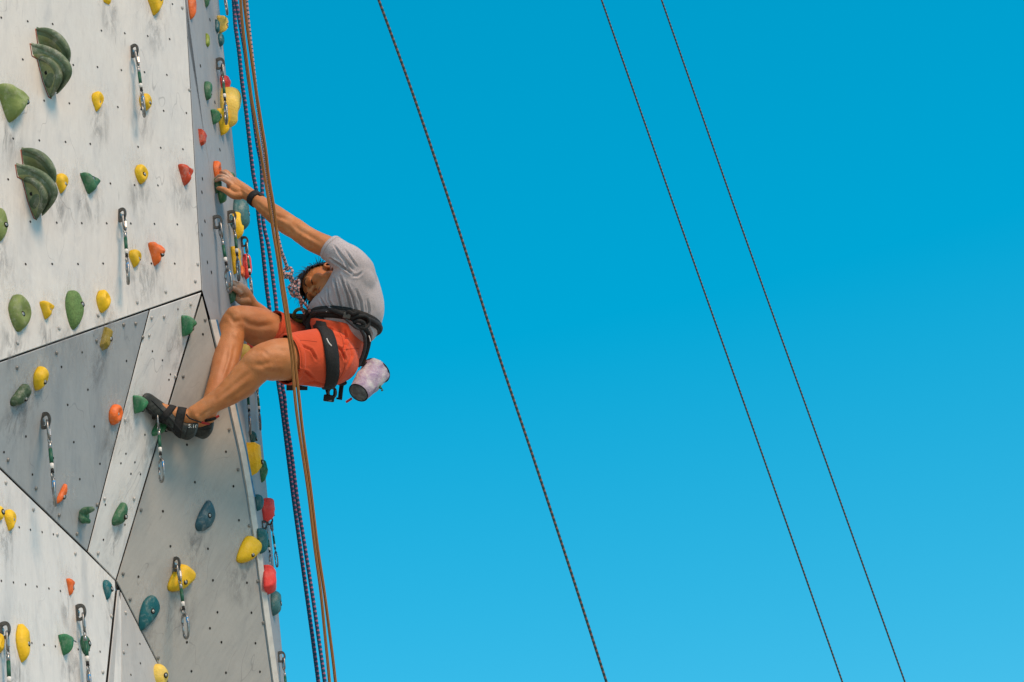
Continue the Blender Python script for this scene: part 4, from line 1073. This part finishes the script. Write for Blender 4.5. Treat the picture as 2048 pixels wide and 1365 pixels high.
# sleeve hem
bvh_shirt = bvh_of(shirt)
def band(bvhs, c, axis, width, off, thick, a0=0, a1=360, n=72, ref=None, reach=.45, smooth=3, wfun=None, rmin=.01):
    axis = axis.normalized(); ref = ref or camdir(0, 0, 1); e1 = (ref-axis*ref.dot(axis)).normalized(); e2 = axis.cross(e1)
    full = abs(a1-a0) >= 359; m = n if full else n+1; rows = []
    ws = (-1, -.33, .33, 1); R = []
    for i in range(m):
        a = math.radians(a0+(a1-a0)*i/n); d = e1*math.cos(a)+e2*math.sin(a); rr = []
        wd = width*(wfun(i/n) if wfun else 1)
        for w in ws:
            o = c+axis*(w*wd/2)+d*reach; best = None
            for b in bvhs:
                h = b.ray_cast(o, -d, reach)
                if h[0] is not None and (best is None or h[3] < best): best = h[3]
            rr.append(reach-best if best is not None else rmin)
        R.append((d, rr, wd))
    rad = np.array([q[1] for q in R])
    for s in range(smooth):
        up = np.roll(rad, 1, 0); dn = np.roll(rad, -1, 0)
        if not full: up[0] = rad[0]; dn[-1] = rad[-1]
        rad = np.maximum(rad*.6, rad*.5+up*.25+dn*.25)
    V = []; F = []
    for i, (d, _, wd) in enumerate(R):
        for k, w in enumerate(ws): V.append(c+axis*(w*wd/2)+d*(rad[i][k]+off+(thick if k in (1, 2) else thick*.75)))
        for k, w in reversed(list(enumerate(ws))): V.append(c+axis*(w*wd/2)+d*(rad[i][k]+off-.003))
    K = 8
    for i in range(m if full else m-1):
        j = (i+1) % m
        for k in range(K): F.append((i*K+k, j*K+k, j*K+(k+1) % K, i*K+(k+1) % K))
    if not full: F += [tuple(range(K)), tuple((m-1)*K+k for k in range(K-1, -1, -1))]
    return V, F
arm_ax = P(660, 497, 9.765)-P(695, 523, 9.73)
V, F = band([bvh_shirt], P(662, 496.8, 9.765), arm_ax, .014, -.001, .003, reach=.2, smooth=2); mkobj('sleeve_hem', V, F, SHIRT, person)

# ---- shorts
so = MB()
section_loft(so, [(619, 634, 728, 652, 9.86, .176), (618, 649, 731, 676, 9.86, .182), (632, 672, 725, 708, 9.86, .180), (645, 692, 714, 738, 9.86, .172), (660, 716, 696, 762, 9.86, .13)], power=2.2)
limb(so, [(672, 722, 9.74, .098), (650, 717, 9.665, .118), (620, 716, 9.59, .112), (590, 718, 9.535, .1035), (568, 719.5, 9.495, .0985), (545, 721, 9.455, .0985)], 36)
limb(so, [(664, 722, 9.98, .10), (640, 714, 9.945, .10), (600, 696, 9.89, .095), (566, 678, 9.845, .093), (550, 669, 9.828, .092), (520, 654, 9.79, .091)], 36)
shorts = remeshed(so, 'shorts', SHORTS, person, .005, 8, .5)
cut_open(shorts, P(569, 719.5, 9.502), P(530, 721, 9.44)-P(590, 718, 9.535), .24)
cut_open(shorts, P(537, 662, 9.812), P(530, 659, 9.81)-P(590, 690, 9.89), .20)
folds(shorts, [
 ([(600, 690), (622, 700), (632, 720)], 2.4, 0.0084), ([(590, 740), (612, 745), (628, 760)], 2.6, 0.0096), ([(668, 690), (682, 700), (690, 720)], 2.4, 0.0120),
 ([(672, 664), (686, 676), (694, 694)], 2.1, 0.0120), ([(690, 662), (692, 684), (684, 704)], 2.1, 0.0120), ([(640, 655), (662, 660), (684, 672)], 2.1, 0.0108),
 ([(676, 740), (672, 752), (660, 764)], 2.1, 0.0120), ([(668, 728), (676, 744), (672, 760)], 1.9, 0.0096), ([(700, 690), (704, 712), (694, 736)], 2.4, 0.0072),
 ([(574, 700), (580, 722), (580, 745)], 2.4, 0.0048), ([(606, 768), (628, 764), (650, 770)], 1.9, 0.0108)], .0018, 24)
bvh_shorts = bvh_of(shorts)
STITCH = simple('dark_orange_stitching', (.36, .045, .02, 1), .9)
for pts_ in ([(584, 682), (604, 681), (634, 684)], [(684, 700), (702, 698), (718, 697)], [(678, 664), (686, 682), (686, 700), (678, 716)], [(582, 676), (590, 700), (593, 730), (590, 758)], [(668, 770), (682, 752), (690, 730), (686, 702)]):
    sp_ = []
    for x, y in [(q[0], q[1]) for q in catmull(pts_, 8)]:
        d_ = ray(x, y).normalized(); h_ = bvh_shorts.ray_cast(CAMLOC+d_*8.5, d_)
        if h_[0] is not None and h_[0].y < P(0, 0, 9.75).y+3: sp_.append(h_[0])
    if len(sp_) > 4:
        m = MB(); m.add(*tube(sp_, .0013, 5)); o_ = mkobj('seam', m.v, m.f, STITCH, None); o_.parent = shorts
V, F = band([bvh_shorts], P(574, 719.3, 9.512), P(568, 719.5, 9.5)-P(620, 716, 9.59), .022, -.001, .003, reach=.16); mkobj('shorts_hem', V, F, SHORTS, person)
V, F = band([bvh_shorts], P(543, 665, 9.82), P(550, 669, 9.842)-P(600, 696, 9.90), .022, -.001, .003, reach=.14); mkobj('shorts_hem', V, F, SHORTS, person)

# ---- watch
wa = P(500, 391, 10.0)-P(520, 406, 9.965)
V, F = band([bvh_body], P(510, 398, 9.982), wa, .030, .001, .005, reach=.12, n=48); watch = mkobj('watch_strap', V, F, BLACK, person)
wc = P(519, 389, 9.97)
m = MB(); wu = camdir(.5, .8, .2).normalized(); wx = wa.normalized(); wz = wx.cross(wu).normalized()
m.add(*box(wc, (wu*.006, wx*.019, wz*.015))); wf = mkobj('watch_case', m.v, m.f, RUBBER, person, False)
bv = wf.modifiers.new('b', 'BEVEL'); bv.width = .004; bv.segments = 2

# ---- shoes
def shoe(secs, rubber_from):
    m = MB(); section_loft(m, secs, 4, 22, 2.3)
    o = remeshed(m, 'climbing_shoe', SHOE, person, .004, 5, .5)
    return o
sl = shoe([(284, 794, 288, 806, 9.215, .016), (290, 787, 291, 815, 9.225, .030), (300, 787, 296, 825, 9.245, .040), (313, 796, 307, 834, 9.268, .045), (327, 806, 321, 843, 9.288, .047), (343, 819, 337, 853, 9.295, .046),
           (358, 833, 348, 866, 9.302, .043), (374, 842, 360, 876, 9.308, .041), (390, 841, 376, 881, 9.312, .040), (399, 842, 389, 873, 9.315, .030)], None)
sr = shoe([(428, 844, 425, 862, 9.455, .018), (424, 841, 418, 873, 9.453, .032), (411, 841, 406, 879, 9.45, .037), (396, 840, 390, 873, 9.435, .036), (375, 838, 366, 866, 9.41, .038), (350, 838, 342, 864, 9.385, .038), (330, 842, 325, 860, 9.37, .03), (320, 847, 318, 856, 9.36, .015)], None)
bvh_sl = bvh_of(sl); bvh_sr = bvh_of(sr)
def on_child(name, V, F, mat, parent, smooth=True):
    o = mkobj(name, V, F, mat, None, smooth); o.parent = parent; o.matrix_parent_inverse = parent.matrix_parent_inverse.copy() if False else Matrix.Identity(4)
    return o
# rand: the thick rubber edge along the toe and the heel
def surf_line(bv, pts, n=6, off=.0):
    out = []
    for x, y in [(q[0], q[1]) for q in catmull(pts, n)]:
        d = ray(x, y).normalized(); h = bv.ray_cast(CAMLOC+d*8.5, d)
        if h[0] is not None: out.append(h[0]+h[1]*off)
    return out
for bvh_, par, lines in ((bvh_sl, sl, [([(302, 800), (320, 818), (338, 834), (352, 850), (366, 866)], [.0028]), ([(296, 818), (310, 832), (326, 842), (342, 856), (352, 868)], [.005]), ([(378, 850), (374, 862), (370, 876)], [.0022])]),
                         (bvh_sr, sr, [([(398, 856), (410, 860), (424, 856)], [.0026])])):
    for pts, rr in lines:
        sp = surf_line(bvh_, pts)
        if len(sp) > 3:
            m = MB(); m.add(*tube(sp, [rr[0]*(.4 if k in (0, len(sp)-1) else 1) for k in range(len(sp))], 8)); on_child('rubber_rand', m.v, m.f, RUBBER, par)
fax = P(325, 815, 9.29)-P(388, 835, 9.335)
for (x, y, d, w, ax2) in ((339, 821, 9.292, .026, (-.8, .6, .1)), (362, 829, 9.305, .034, (-.97, .2, .1))):
    V, F = band([bvh_body, bvh_sl], P(x, y, d), camdir(*ax2), w, .001, .004, reach=.11, n=48, smooth=4); on_child('strap', V, F, BLACK, sl)
m = MB(); m.add(*tube([P(372, 829, 9.262), P(379, 837, 9.262), P(389, 841, 9.268), P(402, 845, 9.30)], .003, 8)); on_child('pull_cord', m.v, m.f, BLACK, sl)
REDT = simple('red_tab', (.45, .03, .025, 1), .7)
m = MB(); m.add(*tube([P(400, 844, 9.305), P(410, 847, 9.32), P(418, 848, 9.335)], .005, 8, flat=(camdir(0, 0, 1), .5))); on_child('pull_tab', m.v, m.f, REDT, sl)
m = MB(); m.add(*tube([P(424, 842, 9.44), P(431, 836, 9.445), P(438, 832, 9.45)], .005, 8, flat=(camdir(0, 0, 1), .5))); on_child('pull_tab', m.v, m.f, REDT, sr)
m = MB(); m.add(*tube([P(410, 842, 9.41), P(421, 840, 9.415), P(431, 837, 9.43)], .006, 8)); on_child('strap', m.v, m.f, BLACK, sr)
# lettering on the heel
cu = bpy.data.curves.new('heel_text', 'FONT'); cu.body = '5.10'; cu.size = .019; cu.extrude = .0004; cu.align_x = 'CENTER'; cu.align_y = 'CENTER'
to = bpy.data.objects.new('heel_text', cu); col.objects.link(to)
dg = bpy.context.evaluated_depsgraph_get(); tm = bpy.data.meshes.new_from_object(to.evaluated_get(dg)); bpy.data.objects.remove(to)
tx, ty, tz = camdir(.99, -.06, .1).normalized(), camdir(.1, .97, .0).normalized(), None
tz = tx.cross(ty).normalized(); ty = tz.cross(tx)
h = bvh_sl.ray_cast(CAMLOC+ray(386, 853).normalized()*8.5, ray(386, 853).normalized())
tc = (h[0] if h[0] is not None else P(387, 851, 9.31))
lv = []
for v in tm.vertices:
    w = tc+tx*v.co.x*1.15+ty*v.co.y+camdir(0, 0, 1)*v.co.z
    d = (w-CAMLOC).normalized(); hh = bvh_sl.ray_cast(CAMLOC+d*8.5, d)
    lv.append((hh[0] if hh[0] is not None else w)+camdir(0, 0, 1)*(.0035+v.co.z))
fcs = [tuple(p.vertices) for p in tm.polygons]
on_child('heel_lettering', lv, fcs, WHITEP, sl, False)

# ------------------------------------------------------------------ harness
har = empty('climbing_harness', P(660, 650, 9.8)); tag(har, 'black climbing harness worn over the orange shorts', 'harness')
HGREY = simple('dark_grey_webbing', (.045, .045, .048, 1), .7, 0, .3, .3, 120)
wax = camdir(.13, .95, -.27)
V, F = band([bvh_shirt, bvh_shorts], P(676, 648, 9.86), wax, .042, .001, .0055, n=90, wfun=lambda t: .75+.35*math.cos(2*math.pi*t)**2, reach=.4); wb = mkobj('waist_belt', V, F, BLACK, har)
V, F = band([bvh_shirt, bvh_shorts], P(676, 648, 9.86), wax, .012, .010, .004, n=90, reach=.4); st = mkobj('belt_strap', V, F, HGREY, har)
lax = P(600, 716, 9.56)-P(680, 718, 9.72)
V, F = band([bvh_shorts], P(650, 716, 9.66), camdir(-.96, -.10, .28), .062, .002, .008, n=80, wfun=lambda t: .72+.28*math.cos(2*math.pi*(t-.02)), reach=.3); ll = mkobj('leg_loop', V, F, BLACK, har)
def hb(name, pts, r, mat, n=6, sides=8, flat=None, parent=har):
    p, rr = dpath([q+(r,) for q in pts], n); m = MB(); m.add(*tube(p, rr, sides, flat=flat)); return mkobj(name, m.v, m.f, mat, parent)
zc = camdir(0, 0, 1)
# belay loop: green ring at the front
ring = [P(600.5+12.5*math.cos(a), 630.5+12*math.sin(a), 9.80+.02*math.sin(a)) for a in [2*math.pi*k/28 for k in range(28)]]
m = MB(); m.add(*tube(ring, .0085, 8, True, flat=(camdir(.5, -.5, .7).normalized(), .55))); mkobj('belay_loop', m.v, m.f, simple('olive_green_webbing', (.075, .115, .03, 1), .75), har)
# tie-in block, buckle, folded webbing
hb('tie_in_loop', [(612, 650, 9.80), (610, 632, 9.78), (618, 624, 9.77), (626, 632, 9.78), (622, 652, 9.79)], .012, BLACK, flat=(zc, .6))
hb('tie_in_loop', [(618, 668, 9.77), (616, 648, 9.775), (624, 632, 9.77), (632, 628, 9.76)], .011, BLACK, flat=(zc, .6))
hb('waist_strap', [(630, 630, 9.745), (650, 621, 9.715), (666, 622, 9.69), (684, 628, 9.675), (698, 633, 9.67)], .010, BLACK, flat=(zc, .6))
hb('waist_strap', [(690, 634, 9.66), (697, 624, 9.655), (706, 628, 9.655), (718, 624, 9.66)], .008, BLACK, flat=(zc, .5))
m = MB(); m.add(*box(P(694, 632, 9.66), (camdir(.9, -.2, 0)*.016, camdir(.2, .9, 0)*.013, zc*.006))); bk_ = mkobj('buckle', m.v, m.f, DSTEEL, har, False)
bvm = bk_.modifiers.new('b', 'BEVEL'); bvm.width = .003; bvm.segments = 2
# gear loops
hb('gear_loop', [(702, 640, 9.67), (716, 632, 9.665), (732, 634, 9.70), (738, 646, 9.72), (732, 656, 9.70), (720, 656, 9.68), (708, 648, 9.675)], .0072, BLACK)
hb('gear_loop', [(686, 634, 9.665), (700, 646, 9.66), (712, 656, 9.67), (724, 660, 9.69)], .006, HGREY)
hb('gear_loop', [(724, 656, 9.69), (735, 664, 9.72), (738, 680, 9.74), (733, 704, 9.75), (724, 728, 9.76)], .010, BLACK, flat=(zc, .7))
hb('gear_loop', [(722, 660, 9.685), (729, 674, 9.71), (730, 694, 9.73), (724, 716, 9.745), (716, 734, 9.75)], .0075, HGREY)
hb('gear_loop', [(706, 645, 9.672), (718, 642, 9.67), (728, 648, 9.69), (722, 654, 9.685), (712, 652, 9.675)], .0085, BLACK)
# leg riser under the seat and dangling tail
hb('leg_riser', [(655, 752, 9.655), (668, 760, 9.68), (682, 768, 9.72), (690, 766, 9.76)], .009, BLACK, flat=(zc, .5))
hb('strap_tail', [(684, 766, 9.74), (682, 780, 9.735), (680, 799, 9.73)], .009, BLACK, flat=(zc, .4))
hb('strap_end', [(673, 797, 9.732), (684, 799, 9.73)], .004, BLACK, 2)
# white marks on the leg loop pad
for pts in ([(653, 678), (657, 686), (663, 693)], [(645.5, 688), (645, 692)]):
    sp = surf_line(BVHTree.FromPolygons([v.co.copy() for v in ll.data.vertices], [tuple(p.vertices) for p in ll.data.polygons]), pts, 5, .001)
    if len(sp) > 2:
        m = MB(); m.add(*tube(sp, .0028, 6)); o = mkobj('white_mark', m.v, m.f, WHITEP, None); o.parent = ll
for pts in ([(652, 624), (664, 621), (672, 623)], [(738, 672), (740, 678), (741, 684)]):
    hb('white_mark', [(x, y, 9.698 if x < 700 else 9.70) for x, y in pts], .002, WHITEP, 3)

# devices under the seat
dev = empty('belay_device', P(661, 792, 9.70)); tag(dev, 'black belay device with carabiner hanging under the shorts', 'belay device')
m = MB(); m.add(*box(P(658, 797, 9.70), (camdir(.98, -.12, .1)*.022, camdir(.12, .98, 0)*.014, zc*.014))); o = mkobj('device_body', m.v, m.f, RUBBER, dev, False); b_ = o.modifiers.new('b', 'BEVEL'); b_.width = .004; b_.segments = 2
m = MB(); ring = [P(664+7.5*math.cos(a), 786+10*math.sin(a), 9.70) for a in [2*math.pi*k/20 for k in range(20)]]; m.add(*tube(ring, .0062, 8, True)); mkobj('carabiner', m.v, m.f, DSTEEL, dev)
m = MB(); m.add(*tube([P(653, 779, 9.70), P(655, 786, 9.70), P(656, 792, 9.70)], .006, 8)); m.add(*tube([P(670, 778, 9.70), P(669, 790, 9.70), P(666, 798, 9.70)], .0065, 8)); mkobj('sling', m.v, m.f, BLACK, dev)
m = MB(); m.add(*tube([P(657, 801, 9.685), P(664, 802, 9.685)], .004, 8)); mkobj('steel_pin', m.v, m.f, STEEL, dev)
dv2 = empty('gear_clip', P(590, 775, 9.8)); tag(dv2, 'small black gear clips below the thigh behind the brown ropes', 'gear clip')
m = MB(); m.add(*box(P(582, 776, 9.84), (camdir(1, 0, 0)*.018, camdir(0, 1, 0)*.011, zc*.01))); m.add(*box(P(606, 777, 9.84), (camdir(1, 0, 0)*.018, camdir(0, 1, 0)*.008, zc*.01))); mkobj('clip_body', m.v, m.f, RUBBER, dv2, False)
m = MB(); m.add(*tube([P(572, 766, 9.84), P(590, 772, 9.84), P(612, 776, 9.84)], .006, 8)); mkobj('sling', m.v, m.f, BLACK, dv2)

# ------------------------------------------------------------------ chalk bag
cb = empty('chalk_bag', P(733, 765, 9.76)); tag(cb, 'worn purple and white chalk bag hanging behind the climber', 'chalk bag')
t = NT('purple_stained_fabric'); v = t.coord()
cc = t.ramp(t.noise(v, 16, 6, .7, .5), [(.34, (.30, .21, .35, 1)), (.48, (.47, .39, .49, 1)), (.6, (.62, .59, .60, 1))])
t.bump(t.noise(v, 30, 5, .6), .8, .008); CBM = t.out(cc, .85, 0, .2)
ax0, ax1 = P(717, 786, 9.69), P(753, 742, 9.80); axd = (ax1-ax0)
prof = [(0, .040), (.04, .043)]+[(.1+.9*i/14, .0445+.0135*i/14) for i in range(15)]
e1 = camdir(.6, .5, 0).cross(axd).normalized(); e1 = (zc-axd.normalized()*zc.dot(axd.normalized())).normalized(); e2 = axd.normalized().cross(e1)
V = []; F = []; S = 40
for q, r in prof:
    for k in range(S):
        a = 2*math.pi*k/S; rr = r*(1+.16*noise.noise(Vector((math.cos(a)*1.3+4, math.sin(a)*1.3, q*2.2)))*min(1, q*3)+.05*noise.noise(Vector((math.cos(a)*5, math.sin(a)*5, q*5+9)))+.02*math.sin(a*11+q*9)*(q > .3))
        V.append(ax0+axd*q+(e1*math.cos(a)+e2*math.sin(a))*rr)
for i in range(len(prof)-1):
    for k in range(S): F.append((i*S+k, i*S+(k+1) % S, (i+1)*S+(k+1) % S, (i+1)*S+k))
mkobj('bag_body', V, F, CBM, cb)
def disc(c, nn, r, mat, name, bulge):
    a1 = e1; a2 = e2; V = [c+nn*bulge]; F = []
    for j, q in enumerate((.5, .85, 1.0)):
        for k in range(S): V.append(c+nn*bulge*(1-q*q)+(a1*math.cos(2*math.pi*k/S)+a2*math.sin(2*math.pi*k/S))*r*q)
    for k in range(S): F.append((0, 1+k, 1+(k+1) % S))
    for j in range(2):
        for k in range(S): F.append((1+j*S+k, 1+(j+1)*S+k, 1+(j+1)*S+(k+1) % S, 1+j*S+(k+1) % S))
    return mkobj(name, V, F, mat, cb)
t = NT('grey_stained_base'); v = t.coord(); GB_ = t.out(t.ramp(t.noise(v, 30, 6, .7), [(.35, (.05, .06, .065, 1)), (.65, (.20, .21, .21, 1))]), .8)
disc(ax0, -axd.normalized(), .0405, GB_, 'bag_base', .006); disc(ax0+axd*.985, axd.normalized(), .056, SEAM, 'bag_opening', -.01)
for q, r, w in ((.0, .0412, .0024), (1.0, .0585, .0032)):
    m = MB(); m.add(*tube([ax0+axd*q+(e1*math.cos(a)+e2*math.sin(a))*r for a in [2*math.pi*k/S for k in range(S)]], w, 6, True)); mkobj('piping', m.v, m.f, BLACK, cb)
hb('red_tag', [(704, 797, 9.69), (698, 801, 9.69), (692, 805, 9.69)], .005, REDT, 3, 8, (zc, .4), cb)
hb('draw_cord', [(754, 768, 9.74), (760, 772, 9.74), (766, 782, 9.74)], .0022, BLACK, 3, 6, None, cb)
m = MB()
for x, y, r in ((758, 772, .007), (761, 776, .006), (764, 781, .0045)): m.add(*ellipsoid(P(x, y, 9.74), (camdir(1, 0, 0)*r, camdir(0, 1, 0)*r, zc*r), 10, 6))
mkobj('cord_lock', m.v, m.f, DGREEN, cb)
hb('belt_tie', [(718, 730, 9.75), (724, 730, 9.76), (732, 728, 9.77), (742, 728, 9.79)], .007, BLACK, 4, 8, None, cb)

# ------------------------------------------------------------------ ropes
def rope(label, pts, r, mat, sides=10, group=None, ext=True, n=12, name='rope'):
    """pts: (px, py, depth); carried on to the ground below and to the anchor height above"""
    c = catmull(pts, n); w = [P(*q) for q in c]
    if ext:
        d = (w[-1]-w[-6]).normalized(); k = 0
        while w[-1].z > .03 and k < 400: w.append(w[-1]+d*.15); k += 1
        d = (w[0]-w[6]).normalized(); up = []; q = w[0]; k = 0
        while q.z < 10.5 and k < 60: q = q+d*.15; up.append(q); k += 1
        w = up[::-1]+w
    m = MB(); m.add(*tube(w, r, sides)); o = m.build(name, mat); tag(o, label, 'rope', group); return o
t = NT('brown_braid'); c_ = t.n('ShaderNodeTexCoord'); sx_ = t.n('ShaderNodeSeparateXYZ'); t.l(c_.outputs['UV'], sx_.inputs[0])
st_ = t.n('ShaderNodeMath'); st_.operation = 'SINE'; t.l(t.math('ADD', t.math('MULTIPLY', sx_.outputs[1], 6.283*7), t.math('MULTIPLY', sx_.outputs[0], 18.0)), st_.inputs[0])
t.bump(st_.outputs[0], .5, .001)
BROWN = t.out(t.ramp(t.math('ADD', t.math('MULTIPLY', st_.outputs[0], .4), .5), [(.1, (.12, .045, .013, 1)), (.5, (.30, .12, .032, 1)), (.9, (.48, .23, .075, 1))]), .8, 0, .25)
PINKB = rope_mat('pink_and_blue_braid', (.018, .105, .19, 1), (.50, .17, .27, 1), .020, .50, 1.0)
PINKT = rope_mat('pink_and_teal_braid', (.012, .13, .17, 1), (.70, .38, .36, 1), .017, .76, 1.0)
DARKT = rope_mat('dark_teal_and_red_braid', (.035, .085, .095, 1), (.27, .14, .115, 1), .019, .56, 1.0)
rope('left strand of the brown rope pair in front of the climber', [(480, -30, 9.2), (484, 40, 9.2), (500, 176, 9.2), (511, 242, 9.2), (520, 297, 9.19), (528, 346, 9.19), (539, 412, 9.18), (547, 467, 9.18), (555, 515, 9.17), (563, 575, 9.17), (570, 620, 9.16), (577, 669, 9.15), (584, 718, 9.15), (590, 795, 9.13), (598, 860, 9.12), (616, 980, 9.10), (629, 1090, 9.08), (641, 1180, 9.06), (649, 1260, 9.05), (655, 1320, 9.04), (660, 1375, 9.03)], .0059, BROWN, 12, 'brown ropes')
rope('right strand of the brown rope pair in front of the climber', [(486, -30, 9.22), (490, 20, 9.22), (508, 154, 9.22), (520, 231, 9.22), (531, 299, 9.21), (537, 352, 9.21), (547, 412, 9.20), (553.6, 467, 9.20), (560, 517, 9.19), (566, 566, 9.19), (573, 610, 9.18), (581, 669, 9.17), (588, 709, 9.17), (598, 795, 9.15), (605, 860, 9.14), (621.5, 980, 9.12), (634.5, 1090, 9.10), (648, 1180, 9.08), (659, 1265, 9.07), (666, 1320, 9.06), (672, 1375, 9.05)], .0059, BROWN, 12, 'brown ropes')
rope('left strand of the pink and blue rope pair behind the climber', [(465, -30, 10.45), (468.5, 20, 10.45), (471, 55, 10.44), (478, 105, 10.43), (484, 165, 10.42), (491, 215, 10.41), (499, 285, 10.40), (506, 346, 10.40), (513, 385, 10.39), (517, 434, 10.38), (524, 489, 10.37), (533, 574, 10.35), (540, 627, 10.33), (555.6, 759, 10.28), (561, 795, 10.26), (567, 840, 10.25), (578, 928, 10.22), (588, 1005, 10.2), (597, 1071, 10.18), (612, 1180, 10.15), (625, 1275, 10.12), (638, 1375, 10.1)], .0085, PINKB, 10, 'pink and blue ropes')
rope('right strand of the pink and blue rope pair behind the climber', [(466, -30, 10.40), (474, 14, 10.40), (480, 48, 10.40), (489, 99, 10.39), (496.5, 154, 10.38), (504, 209, 10.37), (514, 285, 10.36), (523, 340, 10.36), (526, 438, 10.34), (537, 495, 10.33), (548, 574, 10.31), (554, 630, 10.29), (564, 762, 10.24), (569, 795, 10.23), (573, 840, 10.22), (583, 906, 10.20), (594, 994, 10.17), (606, 1071, 10.15), (624, 1185, 10.12), (637, 1275, 10.1), (651, 1375, 10.07)], .0080, PINKB, 10, 'pink and blue ropes')
rope('thick dark rope slanting down left of two thin ropes in the sky', [(758, 2, 8.2), (832, 206, 8.2), (920, 468, 8.2), (996, 706, 8.2), (1063, 905, 8.2), (1140, 1138, 8.2), (1213, 1365, 8.2)], .0048, DARKT, 10)
rope('left one of the two thin dark ropes in the sky', [(1203, 0, 12.5), (1363, 455, 12.5), (1522, 902, 12.5), (1686, 1368, 12.5)], .0047, DARKT, 8, 'thin ropes in the sky')
rope('right one of the two thin dark ropes in the sky', [(1323, 0, 12.7), (1482, 452, 12.7), (1645, 904, 12.7), (1811, 1368, 12.7)], .0046, DARKT, 8, 'thin ropes in the sky')
# the climber's own rope with its knots
cr = empty('climbing_rope', P(595, 580, 9.75)); tag(cr, 'pink and teal rope knotted to the climber\'s harness', 'rope')
def seg(name, pts, r, n=6):
    c = catmull(pts, n); m = MB(); m.add(*tube([P(*q) for q in c], r, 10)); return m.build(name, PINKT, cr)
seg('rope_strand', [(470, -300, 9.60), (490, -30, 9.60), (505, 120, 9.60), (522, 260, 9.61), (540, 380, 9.62), (553, 460, 9.63), (562, 500, 9.64), (569, 520, 9.66), (576, 541, 9.68)], .0066)
k1 = seg('stopper_knot', [(569.8, 540.0, 9.690), (565.4, 547.0, 9.675), (569.8, 555.3, 9.66), (579.4, 553.4, 9.655), (584.7, 543.0, 9.665), (580.3, 536.0, 9.68), (571.5, 537.0, 9.685), (568.0, 544.0, 9.665), (574.2, 550.7, 9.65), (581.2, 546.0, 9.66), (579.4, 555.3, 9.68)], .0056, 5)
seg('rope_strand', [(573.3, 546.0, 9.67), (579.4, 557.1, 9.68), (584.7, 566.3, 9.69), (591.8, 575.5, 9.70)], .0055)
seg('rope_strand', [(580.3, 548.0, 9.675), (585.6, 559.0, 9.685), (590.0, 568.2, 9.695), (596.2, 576.4, 9.70)], .0055)
seg('figure_eight_knot', [(583.0, 566.3, 9.69), (588.2, 573.7, 9.675), (595.3, 571.8, 9.665), (598.8, 564.5, 9.67), (595.3, 560.8, 9.69), (589.1, 566.3, 9.70), (586.5, 576.4, 9.69), (580.3, 579.2, 9.675), (577.7, 574.6, 9.67), (583.0, 571.8, 9.665), (591.8, 577.4, 9.66), (597.0, 582.9, 9.675), (591.8, 588.4, 9.69), (584.7, 586.6, 9.69), (583.0, 580.1, 9.68), (590.0, 581.0, 9.66), (597.0, 575.5, 9.66), (597.9, 570.0, 9.675)], .0056, 5)
seg('figure_eight_knot', [(579.4, 582.0, 9.68), (584.7, 587.5, 9.67), (592.6, 586.6, 9.665), (596.2, 580.1, 9.665), (591.8, 573.7, 9.67), (584.7, 577.4, 9.665), (581.2, 584.7, 9.67), (587.0, 593.0, 9.68), (595.0, 592.0, 9.69)], .0056, 5)
seg('tie_in_strand', [(592.6, 586.6, 9.68), (599.0, 598.0, 9.70), (602.0, 608.0, 9.72), (604.0, 618.0, 9.75), (609.0, 628.0, 9.775)], .0055)
seg('tie_in_strand', [(596.2, 586.6, 9.69), (602.0, 598.0, 9.70), (610.0, 608.0, 9.72), (616.0, 616.0, 9.745), (620.0, 624.0, 9.765)], .0055)
